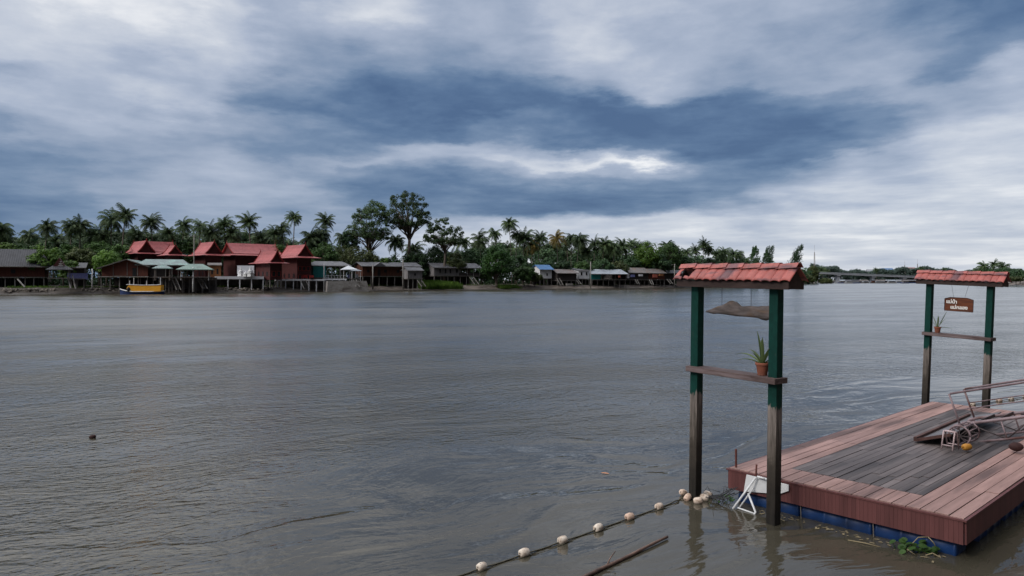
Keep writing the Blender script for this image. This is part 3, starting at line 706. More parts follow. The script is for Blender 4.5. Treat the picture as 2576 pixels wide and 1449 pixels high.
# skirting of narrow vertical boards below an edge strip
for (nm_, x0, y0, x1, y1, nb2_) in (('f', -.016, 0, -.016, PW, 60), ('r', 0, -.016, PL, -.016, 100), ('l', 0, PW+.016, PL, PW+.016, 100), ('e', PL+.016, 0, PL+.016, PW, 38)):
    s = MB(); dx, dy = (x1-x0)/nb2_, (y1-y0)/nb2_
    for k in range(nb2_):
        cx, cy = x0+dx*(k+.5), y0+dy*(k+.5); L_ = math.hypot(dx, dy)-.002
        s.box((cx, cy, PT-.175), (L_ if dx else .022, L_ if dy else .022, .282))
    s.build('skirting', M['fascia'], po)
e = MB(); e.box((-.02, PW/2, PT-.022), (.036, PW+.075, .022)); e.box((PL/2, -.02, PT-.022), (PL, .036, .022)); e.box((PL/2, PW+.02, PT-.022), (PL, .036, .022)); e.box((PL+.02, PW/2, PT-.022), (.036, PW+.075, .022))
e.build('edge_strip', M['fascia'], po)
def drum(x, y, ax):
    m_ = MB(); pr = [(0, -.43), (.19, -.43), (.205, -.42), (.205, -.40), (.195, -.39), (.195, -.16), (.208, -.15), (.208, -.12), (.195, -.11), (.195, .11), (.208, .12), (.208, .15), (.195, .16), (.195, .39), (.205, .40), (.205, .42), (.19, .43), (0, .43)]
    m_.lathe([(r_, z_*1.12) for r_, z_ in pr], n=20); q = Matrix.Rotation(R(90), 3, 'Y' if ax == 'x' else 'X')
    m_.v = [tuple(q @ Vector(v_)+Vector((x, y, .055))) for v_ in m_.v]
    return m_.build('float_drum', M['drum_blue'], po, True)
for k in range(3): drum(.24, .58+k*1.0, 'y')
for k in range(7): drum(1.3+k*1.2, .26, 'x'); drum(1.3+k*1.2, PW-.26, 'x')
MB().tube([(.10, PW-.05, .2), (.10, PW-.05, .78)], .017, 8).build('mooring_pipe', M['rusty'], po)
for k, yy in enumerate((1.06, 2.05)):
    MB().tube([(.0, yy, .19), (-.012, yy-.01, .10), (.0, yy-.01, -.06)], .006, 5).build('strap', M['dim_post'], po)
def dk(x, y, z=0): return Matrix.Translation(PB) @ Matrix.Rotation(PA, 4, 'Z') @ Vector((x, y, z))

# white arrow board and white frame leaning on the front skirting
ab = thing('arrow_board', PB, PA, 'white arrow shaped board fixed against the front skirting of the pontoon', 'board')
def fy(px):    # across position on the pontoon front seen at column px
    k = ux(px); c, s = math.cos(PA), math.sin(PA)
    return (k*PB.y-PB.x)/(-s-k*c)
def fz(px, py): Y = PB.y+fy(px)*math.cos(PA); return zz(py, Y)
def fpt(px, py, off=-.05): return (off, fy(px), fz(px, py))
pl = [(1883, 1192), (1989, 1218), (1989, 1233), (1966, 1241), (1876, 1234.5)]
pl = [(fy(x), fz(x, y)) for x, y in pl]
bevel(MB().prism(pl, 'x', -.062, -.045).build('panel', M['white_paint'], ab), .003)
MB().bar(fpt(1905, 1197, -.04), fpt(1905, 1168, -.02), .02).build('bracket', M['rusty'], ab)
MB().bar(fpt(1965, 1213, -.04), fpt(1965, 1190, -.02), .02).build('bracket', M['rusty'], ab)
wf = thing('metal_easel', PB, PA, 'white metal folding easel leaning in the water behind the right post of the nearer gate', 'easel')
def rod(name, pts, r_=.016, mat='white_paint'): return MB().tube(pts, r_, 8).build(name, M[mat], wf, True)
rod('rail', [fpt(1911, 1197, -.10), fpt(1867, 1279, -.36)]); rod('rail', [fpt(1934, 1201, -.10), fpt(1967, 1211, -.12)])
rod('rail', [fpt(1914, 1196, -.10), fpt(1934, 1201, -.10)])
rod('leg', [fpt(1897, 1236, -.17), fpt(1929, 1277, -.32), fpt(1922, 1293, -.36)])
rod('crossbar', [fpt(1883, 1267, -.30), fpt(1927, 1280, -.33)], .012)
rod('leg', [fpt(1905, 1225, -.12), fpt(1880, 1272, -.26)], .012)

# ------------------------------------------------------------------ gangway landing on the pontoon
M['gang'] = weathered('mauve_painted_steel', (.15, .105, .115), (.24, .18, .19), 5, .5, (1, 1, 1), .2, .2, (.10, .05, .045))
M['gang_dark'] = weathered('dark_steel', (.035, .028, .03), (.07, .05, .05), 5, .6)
M['ramp_wood'] = weathered('ramp_edge', (.05, .022, .018), (.10, .05, .042), 5, .75, (1, 1, 1), .4, .4)
M['ramp_top'] = weathered('ramp_plate', (.085, .078, .082), (.15, .14, .145), 3, .55, (1, 1, 1), .2, .3)
GP = Vector((8.2, 13.1, .5)); GZ = R(-48); SL = R(16.2)
gw = thing('gangway', GP, GZ, 'mauve steel truss gangway with railings coming down onto the pontoon from the right', 'gangway')
def g3(x, y, z): return Vector((x*math.cos(SL)-z*math.sin(SL), y, .25+x*math.sin(SL)+z*math.cos(SL)))   # x up the slope, z square to it
GLn, GWd = 7.2, .86
for y in (0, GWd):
    MB().tube([g3(-.18, y, -.10), g3(-.08, y, -.01), g3(.05, y, 0), g3(GLn, y, 0)], .028, 8).build('chord', M['gang'], gw, True)
    MB().tube([g3(-.10, y, -.34), g3(GLn, y, -.36)], .022, 8).build('chord', M['gang'], gw, True)
    MB().tube([g3(0, y, .57), g3(GLn, y, .57)], .02, 8).build('handrail', M['gang'], gw, True)
    MB().tube([g3(0, y, .30 if y else .26), g3(GLn, y, .30 if y else .26)], .012, 6).build('mid_rail', M['gang'], gw, True)
    for k in range(6):
        MB().tube([g3(1.42*k, y, 0), g3(1.42*k-.02, y, .57)], .018, 8).build('railing_post', M['gang'], gw, True)
    for k in range(7):
        xa = .16+k*1.0
        MB().tube([g3(xa+.5, y, 0), g3(xa+.5, y, -.36)], .014, 6).build('web_bar', M['gang'], gw, True)
        MB().tube([g3(xa, y, -.02), g3(xa+.5, y, -.34)], .012, 6).build('web_bar', M['gang_dark'], gw, True)
        MB().tube([g3(xa+.5, y, -.34), g3(xa+1.0, y, -.02)], .012, 6).build('web_bar', M['gang_dark'], gw, True)
for k in range(8): MB().bar(g3(.2+k*.95, 0, -.36), g3(.2+k*.95, GWd, -.36), .03).build('cross_member', M['gang_dark'], gw)
tr = MB(); nb3 = 22
for k in range(nb3): a = .35+k*.31; tr.box(g3(a, GWd/2, .005), (.012, .012, .012)); tr.bar(g3(a, .03, .01), g3(a, GWd-.03, .01), .012, .06)
tr.build('tread_bars', M['gang_dark'], gw)
# landing plate
rp = MB()
A_ = [(-.40, -1.0, .05), (.15, -1.0, .24), (.15, 2.05, .25), (-.40, 2.05, .09)]
rp.add(A_+[(x, y, z-.018) for x, y, z in A_], [(0, 1, 2, 3), (7, 6, 5, 4), (0, 4, 5, 1), (1, 5, 6, 2), (2, 6, 7, 3), (3, 7, 4, 0)])
rp.build('landing_plate', M['ramp_top'], gw)
MB().bar((-.415, -1.01, .065), (-.415, 2.05, .10), .05, .075).build('plate_edge', M['ramp_wood'], gw)
MB().bar((-.41, -1.015, .05), (.15, -1.015, .235), .03, .05).build('plate_edge', M['ramp_wood'], gw)
MB().bar((-.1, .05, .14), g3(.0, .0, -.05), .04).build('plate_hinge', M['gang'], gw); MB().bar((-.1, GWd-.05, .16), g3(.0, GWd, -.05), .04).build('plate_hinge', M['gang'], gw)
# guide roller under the tip
ro = thing('guide_roller', GP, GZ, 'spoked steel roller drum under the tip of the gangway', 'roller')
rc_ = [g3(.22, .10, -.22), g3(.48, .62, -.20)]
for q, c in enumerate((Vector((.22, -.80, .20)), Vector((.22, -.30, .20)))):
    ring = [c+Vector((math.cos(t)*.17, 0, math.sin(t)*.17)) for t in [2*PI*i/18 for i in range(19)]]
    MB().tube(ring, .015, 6).build('rim', M['gang'], ro, True)
    sp = MB()
    for i in range(8): t = PI*i/4; sp.bar(c, c+Vector((math.cos(t)*.165, 0, math.sin(t)*.165)), .014)
    sp.build('spokes', M['gang_dark'], ro)
bars = MB()
for i in range(11): t = 2*PI*i/11; bars.tube([(.22+math.cos(t)*.17, -.80, .20+math.sin(t)*.17), (.22+math.cos(t)*.17, -.30, .20+math.sin(t)*.17)], .011, 6)
bars.build('cage_bars', M['gang'], ro, True)
# pale steel trestle
tp = thing('steel_trestle', (0, 0, 0), 0, 'small pale steel trestle standing on the pontoon at the gangway tip', 'trestle')
def dz(px, py, z=PT+.03): Y = (H-z)*F/(py-HY); return Vector((ux(px)*Y, Y, z))
f1, f2 = dz(2368, 1130), dz(2396, 1135); ax_ = (f2-f1).normalized(); bx_ = Vector((-ax_.y, ax_.x, 0))*.24; up = Vector((0, 0, .30))
M['trestle'] = weathered('pinkish_pale_steel', (.30, .22, .22), (.42, .32, .32), 5, .55)
for f, sg_ in ((f1, 1), (f2, 1)):
    MB().tube([f, f+bx_*.38+up, f+bx_*.62+up, f+bx_], .013, 8).build('leg', M['trestle'], tp, True)
MB().tube([f1+bx_*.4+up, f2+bx_*.4+up], .013, 8).build('crossbar', M['trestle'], tp, True); MB().tube([f1+bx_*.6+up, f2+bx_*.6+up], .013, 8).build('crossbar', M['trestle'], tp, True)
MB().tube([f1+bx_*.9+up*.25, f2+bx_*.9+up*.25], .011, 8).build('crossbar', M['trestle'], tp, True); MB().tube([f1+bx_*.1+up*.25, f2+bx_*.1+up*.25], .011, 8).build('crossbar', M['trestle'], tp, True)
# yellow float and dark coconut husk on the deck
M['float_yellow'] = weathered('yellow_float', (.34, .15, .02), (.46, .22, .04), 8, .6, (1, 1, 1), 0, .3, (.20, .10, .03))
yf = thing('yellow_float', dz(2432, 1133), R(20), 'dirty yellow net float lying on the deck beside the trestle', 'float')
m_ = MB(); m_.lathe([(.012, -.085), (.035, -.085), (.052, -.06), (.058, 0), (.052, .06), (.035, .085), (.012, .085), (.012, -.085)], n=16); m_.v = [(z, x, y+.057) for x, y, z in m_.v]
m_.build('body', M['float_yellow'], yf, True)
mm = MB().tube([(-.10, 0, .05), (-.14, .01, .012), (-.2, .05, .006)], .004, 5).build('cord', M['string'], yf, True)
M['husk'] = weathered('dark_husk', (.022, .008, .008), (.05, .02, .018), 8, .8)
hk = MB().ball((0, 0, .075), (.105, .075, .075), 14, 10)
hk.v = [tuple(Vector(p)*(1+.08*mnoise.noise(Vector(p)*14))) for p in hk.v]
ho = hk.build('coconut', M['husk'], None, True); ho.location = dz(2556, 1135); ho.rotation_euler = (0, 0, R(-30)); tag(ho, 'dark brown coconut lying on the right border boards of the pontoon', 'coconut')

# ------------------------------------------------------------------ float lines
def wat(px, py, z=0): Y = (H-z)*F/(py-HY); return Vector((ux(px)*Y, Y, z))
def foam_mat():
    m, nt, out = new_mat('foam_float'); co = objco(nt)
    n1 = noise(nt, co, 14, 5, .65); n2 = noise(nt, co, 40, 3)
    v = objrand(nt)
    base = mixc(nt, ramp(nt, v, [(.3, 0), (.9, .8)]), (.60, .52, .44), (.55, .36, .27))
    cc = mixc(nt, ramp(nt, n1, [(.45, 0), (.65, .8)]), base, (.28, .19, .13))
    cc = mixc(nt, ramp(nt, n2, [(.62, 0), (.70, .8)]), cc, (.06, .045, .035))
    principled(nt, out, cc, .75, bump(nt, n2, .5, .006), 0, .3)
    return m
M['foam'] = foam_mat()
M['rope'] = weathered('mossy_rope', (.045, .040, .028), (.085, .075, .05), 20, .9)
fm = MB(); fm.lathe([(.010, -.066), (.026, -.068), (.043, -.056), (.051, -.02), (.052, .015), (.046, .05), (.028, .067), (.010, .066), (.010, -.066)], n=16)
fm.v = [(z, x, y) for x, y, z in fm.v]
fmesh = fm.mesh('foam_float', M['foam'], True)
bmm = bmesh.new(); bmm.from_mesh(fmesh); bmesh.ops.recalc_face_normals(bmm, faces=bmm.faces); bmm.to_mesh(fmesh); bmm.free()
line = [(1212, 1428), (1319, 1393), (1415, 1361), (1505, 1330), (1584, 1302), (1658, 1276)]
names = ['foam float nearest the bottom edge on the near float line', 'pinkest foam float, second from the bottom edge on the near float line', 'third foam float from the bottom edge on the near float line',
         'fourth foam float from the bottom edge on the near float line', 'fifth foam float from the bottom edge, above the bamboo pole tip', 'foam float closest to the gate post but apart from its cluster']
pts = [wat(x, y, .02) for x, y in line]
for i, (p, lb) in enumerate(zip(pts, names)):
    o = link('foam_float', fmesh); o.location = p+Vector((0, 0, .012)); q = pts[min(i+1, 5)]-pts[max(i-1, 0)]
    o.rotation_euler = (rnd.uniform(0, 6), rnd.uniform(-.1, .1), math.atan2(q.y, q.x)+rnd.uniform(-.25, .25)); s = rnd.uniform(.94, 1.1); o.scale = (s, s*1.05, s*1.05)
    tag(o, lb, 'float', 'foam floats on the near float line')
clus = [(1719, 1241, .02, 'foam float at the far left of the cluster round the gate post'), (1730, 1253, .02, 'foam float tight against the left face of the gate post'), (1756, 1261, .02, 'stained foam float in front of the gate post, right of centre'),
        (1772, 1254, .03, 'foam float second from the right in the cluster at the gate post'), (1781, 1246, .03, 'foam float at the far right of the cluster at the gate post')]
for (x, y, z, lb) in clus:
    o = link('foam_float', fmesh); o.location = wat(x, y, .03)+Vector((0, 0, z*.5)); o.rotation_euler = (rnd.uniform(0, 6), rnd.uniform(-.4, .4), rnd.uniform(0, 3)); tag(o, lb, 'float', 'foam floats clustered round the gate post')
rp_ = MB(); ext = [wat(1120, 1462, .0)]+pts+[wat(1700, 1258, .03), wat(1716, 1250, .03)]
pp = []
for a, b in zip(ext, ext[1:]):
    for k in range(5):
        t = k/5; p = a.lerp(b, t); p.z = .02-.012*math.sin(PI*t); p.x += rnd.uniform(-.004, .004); pp.append(p)
pp.append(ext[-1]); rp_.tube(pp, .009, 6)
pp2 = [p+Vector((.035+.03*math.sin(i*.63), -.035, -.012)) for i, p in enumerate(pp)]; rp_.tube(pp2, .006, 6)
o = rp_.build('float_line_rope', M['rope'], None, True); tag(o, 'thin mossy double rope threading the near line of foam floats', 'rope')
# rope and twig tangle between the post and the pontoon corner
tg = MB(); A0_, B0_ = wat(1782, 1250, .06), fpt(1846, 1220, -.03); B0_ = dk(*B0_)
for k in range(7):
    a = A0_+Vector((rnd.uniform(-.06, .08), rnd.uniform(-.1, .1), rnd.uniform(-.05, .03))); b = B0_+Vector((rnd.uniform(-.03, .10), rnd.uniform(-.15, .05), rnd.uniform(-.10, .02)))
    m_ = (a+b)/2+Vector((rnd.uniform(-.03, .03), 0, -rnd.uniform(.02, .10))); tg.tube([a, a.lerp(m_, .6), m_, m_.lerp(b, .6), b], rnd.uniform(.005, .011), 5)
for k in range(9):
    a = wat(1785+rnd.uniform(0, 70), 1250+rnd.uniform(-6, 24), .0); tg.tube([a, a+Vector((rnd.uniform(-.12, .12), rnd.uniform(-.1, .1), rnd.uniform(.05, .2))), a+Vector((rnd.uniform(-.2, .2), rnd.uniform(-.1, .1), rnd.uniform(.02, .16)))], .005, 5)
o = tg.build('rope_tangle', M['string'], None, True); tag(o, 'tangle of dark ropes and twigs between the gate post and the pontoon corner', 'rope')
tl = MB()
for k in range(26):
    a = wat(1786+rnd.uniform(0, 55), 1248+rnd.uniform(-4, 18), .02); az_ = rnd.uniform(0, 6.3); l_ = rnd.uniform(.04, .11); d_ = Vector((math.cos(az_), math.sin(az_), rnd.uniform(.0, .5)))*l_; s_ = Vector((-math.sin(az_), math.cos(az_), .2))*l_*.22
    tl.add([a, a+d_*.5+s_, a+d_, a+d_*.5-s_], [(0, 1, 2, 3)])
o = tl.build('floating_weed', M['hyacinth'], None, False, False); tag(o, 'clump of green weed caught in the rope tangle beside the gate post', 'water weed', None, 'stuff')
# far line
fl2 = [(2447, 1017), (2481, 1013), (2513.6, 1007.5), (2544, 1003), (2580, 997)]
lb2 = ['foam float left of the right post of the farther gate, partly hidden by deck', 'foam float just right of the right post of the farther gate', 'third foam float from the left on the far float line', 'fourth foam float from the left on the far float line', 'foam float at the right edge on the far float line']
pts2 = [wat(x, y, .03) for x, y in fl2]
for p, lb in zip(pts2, lb2):
    o = link('foam_float', fmesh); o.location = p; o.rotation_euler = (rnd.uniform(0, 6), 0, R(35)+rnd.uniform(-.3, .3)); o.scale = (1.25, 1.25, 1.25); tag(o, lb, 'float', 'foam floats on the far float line')
r2 = MB(); r2.tube([p+Vector((0, 0, -.01)) for p in pts2]+[wat(2640, 990, .01)], .009, 6); o = r2.build('float_line_rope', M['rope'], None, True); tag(o, 'rope threading the far float line beyond the pontoon', 'rope')

# bamboo pole, twig, leaf, drifting clump
M['bamboo'] = weathered('wet_bamboo', (.060, .034, .025), (.17, .105, .080), 4, .6, (1, 1, 1), .15, .4, (.03, .022, .02))
bp = thing('bamboo_pole', (0, 0, 0), 0, 'wet brown bamboo pole floating in the water at the bottom edge', 'pole')
a, b = wat(1440, 1470, .0), wat(1679, 1350, .03); pp = []; rr = []
for i in range(41):
    t = i/40; p = a.lerp(b, t); p.z = .015+.012*t+.004*math.sin(t*9); pp.append(p); rr.append((.025-.008*t)*(1.14 if i % 6 == 3 else 1))
MB().tube(pp, rr, 10).build('culm', M['bamboo'], bp, True)
c = pp[13]; MB().tube([c+Vector((0, 0, .01)), c+Vector((.06, .11, .06)), c+Vector((.13, .20, .10))], [.010, .008, .006], 6).build('side_twig', M['bamboo'], bp, True)
lf = MB(); n_ = 8
vs = []
for i in range(n_+1):
    t = i/n_; w_ = .030*math.sin(PI*t)**.7; vs += [(t*.16-.08, w_, .004+.006*math.sin(PI*t)), (t*.16-.08, 0, .002), (t*.16-.08, -w_, .004+.006*math.sin(PI*t))]
fs = []
for i in range(n_): fs += [(i*3, i*3+3, i*3+4, i*3+1), (i*3+1, i*3+4, i*3+5, i*3+2)]
lf.add(vs, fs); M['dry_leaf'] = weathered('dry_leaf', (.42, .17, .07), (.52, .25, .12), 9, .7)
o = lf.build('fallen_leaf', M['dry_leaf'], None, True, False); o.location = wat(1522, 1191, .004); o.rotation_euler = (0, 0, R(-25)); tag(o, 'orange dry leaf floating on the water left of the gate', 'leaf')
cl = MB().ball((0, 0, .025), (.075, .05, .045), 10, 7); cl.v = [tuple(Vector(p)*(1+.35*mnoise.noise(Vector(p)*22))) for p in cl.v]
o = cl.build('coconut_husk', M['husk'], None, True); o.location = wat(234, 1102, 0); tag(o, 'dark husk drifting alone on the open water at left', 'husk')
# hyacinth at the front corner of the pontoon
hy = thing('water_hyacinth', wat(2304, 1388, 0), R(-20), 'green water hyacinth clump caught under the front corner of the pontoon', 'water plant')
lv = MB(); st = MB(); hr = random.Random(5)
for k in range(26):
    az_ = hr.uniform(0, 6.28); rr_ = hr.uniform(.0, .20); base = Vector((math.cos(az_)*rr_*1.2-.02, math.sin(az_)*rr_*.6, -.01)); hgt = hr.uniform(.02, .11); tip = base+Vector((hr.uniform(-.06, .06), hr.uniform(-.05, .03), hgt))
    st.tube([base, base.lerp(tip, .5)+Vector((hr.uniform(-.01, .01), 0, .01)), tip], .005, 5)
    r0 = hr.uniform(.025, .05); nx = Vector((hr.uniform(-.7, .7), hr.uniform(-.9, .1), 1)).normalized(); t1 = nx.cross(Vector((1, .2, 0))).normalized(); t2 = nx.cross(t1)
    vs = [tip]+[tip+(t1*math.cos(q)*.8+t2*math.sin(q))*r0+nx*.006*math.cos(2*q) for q in [2*PI*i/9 for i in range(9)]]
    lv.add(vs, [(0, i+1, (i+1) % 9+1) for i in range(9)])
lv.build('leaves', M['hyacinth'], hy, False, False); st.build('stems', M['hyacinth'], hy, True)['kind'] = 'stuff'
M['straw'] = weathered('dead_stalks', (.15, .12, .07), (.26, .21, .13), 8, .9)
sk = MB()
for (p, q, r) in (((-.10, 0, .0), (.02, -.02, .17), (.12, .0, .18)), ((-.03, -.08, 0), (-.10, -.10, .05), (-.03, -.13, .01)), ((.12, 0, .18), (.17, -.02, .13), (.19, -.02, .09)), ((-.35, .02, .0), (-.5, .05, .015), (-.68, .12, .005)), ((.08, -.08, 0), (.15, -.07, .03), (.22, -.1, .0))):
    sk.tube([p, q, r], .006, 5)
sk.build('dead_stalks', M['straw'], hy, True); hy.scale = (1.12, 1.12, 1.12)
wd = MB()
for k in range(70):
    yy = rnd.uniform(.2, 2.6); p = dk(-.07-abs(rnd.gauss(0, .10)), yy, .006); az_ = rnd.uniform(0, 6.3); l_ = rnd.uniform(.015, .08); d_ = Vector((math.cos(az_), math.sin(az_), .02))*l_; s_ = Vector((-math.sin(az_), math.cos(az_), .0))*min(l_*.3, .012)
    wd.add([p-s_, p+d_-s_, p+d_+s_, p+s_], [(0, 1, 2, 3)])
o = wd.build('floating_debris', M['straw'], None, False, False); tag(o, 'bits of straw and leaf floating along the front of the pontoon', 'debris', None, 'stuff')
# ------------------------------------------------------------------ houses on the far bank
TH = R(45)
def thai(apex_px, apex_py, Y, kind, W, h, L, sk, drop, zf, label, winds=(), wallmat='thai_wall', zg=1.6, back_trim=True):
    """steep red roofed house; local x runs along the ridge away from the gable one sees"""
    rz = TH + R(90) if kind == 'river' else TH
    zr = zz(apex_py, Y); ze = zr - h; zs = ze - drop
    root = thing('thai_house', (ux(apex_px)*Y, Y, 0), rz, label, 'house')
    half = [(0, zr), (W*.13, zr-h*.33), (W*.27, zr-h*.62), (W*.40, zr-h*.84), (W*.52, ze)]
    up = [(-y, z) for y, z in half[::-1]] + half[1:]
    lo = [(y, z-.16) for y, z in up[::-1]]
    b = MB()
    n_ = len(up); 
    for i in range(n_-1):
        p, q = up[i], up[i+1]; b.prism([p, q, (q[0], q[1]-.15), (p[0], p[1]-.15)], 'x', -.35, L+.35)
    b.build('roof', M['thai_tile'], root)
    s = MB(); iy = W*.44; oy = W*.5+sk; x0, x1 = .2, L-.2
    A_ = [(x0, -iy, ze-.02), (x1, -iy, ze-.02), (x1, iy, ze-.02), (x0, iy, ze-.02)]
    B_ = [(-sk, -oy, zs), (L+sk, -oy, zs), (L+sk, oy, zs), (-sk, oy, zs)]
    C_ = [(x, y, z-.10) for x, y, z in B_]
    s.add(A_+B_+C_, [(0, 4, 5, 1), (1, 5, 6, 2), (2, 6, 7, 3), (3, 7, 4, 0), (4, 8, 9, 5), (5, 9, 10, 6), (6, 10, 11, 7), (7, 11, 8, 4), (8, 11, 10, 9), (0, 1, 2, 3)])
    s.build('skirt_roof', M['thai_tile'], root)
    for x in (.12, L-.12):
        g = MB(); g.prism([(y*.94, z-.2) for y, z in up], 'x', x-.06, x+.06); g.build('gable_panel', M['thai_wall'], root)
    for x in ((-.40, L+.40) if back_trim else (-.40,)):
        t = MB()
        for i in range(n_-1): t.bar((x, up[i][0], up[i][1]+.03), (x, up[i+1][0], up[i+1][1]+.03), .10, .26)
        for sg_ in (-1, 1): t.add([(x-.05, sg_*W*.50, ze+.05), (x+.05, sg_*W*.50, ze+.05), (x, sg_*(W*.52+.32), ze+.42), (x, sg_*W*.49, ze-.22)], [(0, 1, 2), (0, 2, 3), (1, 3, 2), (0, 3, 1)])
        t.build('barge_board', M['thai_trim'], root)
        MB().add([(x-.07, -.10, zr), (x+.07, -.10, zr), (x+.07, .10, zr), (x-.07, .10, zr), (x, 0, zr+.85)], [(0, 1, 4), (1, 2, 4), (2, 3, 4), (3, 0, 4), (3, 2, 1, 0)]).build('finial', M['thai_trim'], root)
    wy = W*.5-.1; wb_ = MB()
    wb_.box((L/2, 0, (zf+zs+.3)/2), (L-.7, 2*wy, zs+.3-zf)); wb_.build('wall', M[wallmat], root)
    hsz = .55
    for (f, zc, ww, hh) in winds:        # windows on the gable wall: f across -1..1
        m_ = MB(); m_.box((.33, f*wy, zf+zc), (.05, ww, hh)); o = m_.build('window', M['shade'], root)
        fr = MB(); 
        for q in (-1, 1): fr.box((.30, f*wy+q*(ww/2+.05), zf+zc), (.08, .10, hh+.2)); fr.box((.30, f*wy, zf+zc+q*(hh/2+.05)), (.08, ww, .10))
        fr.build('window_frame', M['thai_trim'], o)
    nsl = max(2, int(L/2.6))
    for k in range(nsl):                  # and on the long wall facing left or the river
        x = .8+(L-1.6)*(k+.5)/nsl; sy = 1 if kind == 'river' else -1
        m_ = MB(); m_.box((x, sy*(wy+.01), zf+1.6), (.8, .05, 1.15)); m_.build('window', M['shade'], root)
    for x in (.6, L-.6):
        for y in (-wy+.15, wy-.15): MB().box((x, y, (zg+zf)/2-.2), (.28, .28, zf-zg+.4)).build('stilt', M['dim_post'], root)
    return root
E_ = [(-.55, 1.2, .8, 1.1), (.05, 1.2, .8, 1.1), (.62, 1.2, .7, 1.1), (-.55, 3.6, .8, 1.1), (.05, 3.6, .8, 1.1), (.62, 3.6, .7, 1.1)]
thai(368, 605, 192, 'river', 4.3, 3.1, 9.5, 1.5, .45, 5.2, 'leftmost red Thai house whose dark steep gable stands between two roof slopes')
thai(372, 607, 198, 'bank', 5.5, 2.9, 6.2, 1.2, .45, 5.0, 'red Thai house roof running right behind the leftmost red gable')
thai(440, 617, 190, 'river', 3.3, 2.2, 3.6, 1.3, .5, 4.8, 'smallest red Thai gable, low between the leftmost two tall red roofs')
thai(538, 608, 195, 'river', 4.6, 3.2, 8.6, 1.7, .55, 3.6, 'tall red Thai house above the green-roofed pavilions with gable facing right', [(-.4, 2.8, .8, 1.2), (.4, 2.8, .8, 1.2)])
thai(574, 611, 206, 'bank', 8.2, 3.1, 14.0, 1.6, .55, 3.4, 'widest red Thai house with a long ridge and dark left gable')
thai(696, 631, 192, 'river', 3.6, 2.9, 9.0, 1.3, .40, 3.4, 'lower red Thai house in front of the widest one with gable to the right', [(-.45, 1.6, .9, 1.3), (.4, 1.6, .9, 1.3)])
thai(767, 615, 203, 'river', 4.6, 3.2, 10.0, 1.9, .6, 3.0, 'rightmost red Thai house, two storeys of dark red boards with windows', E_)
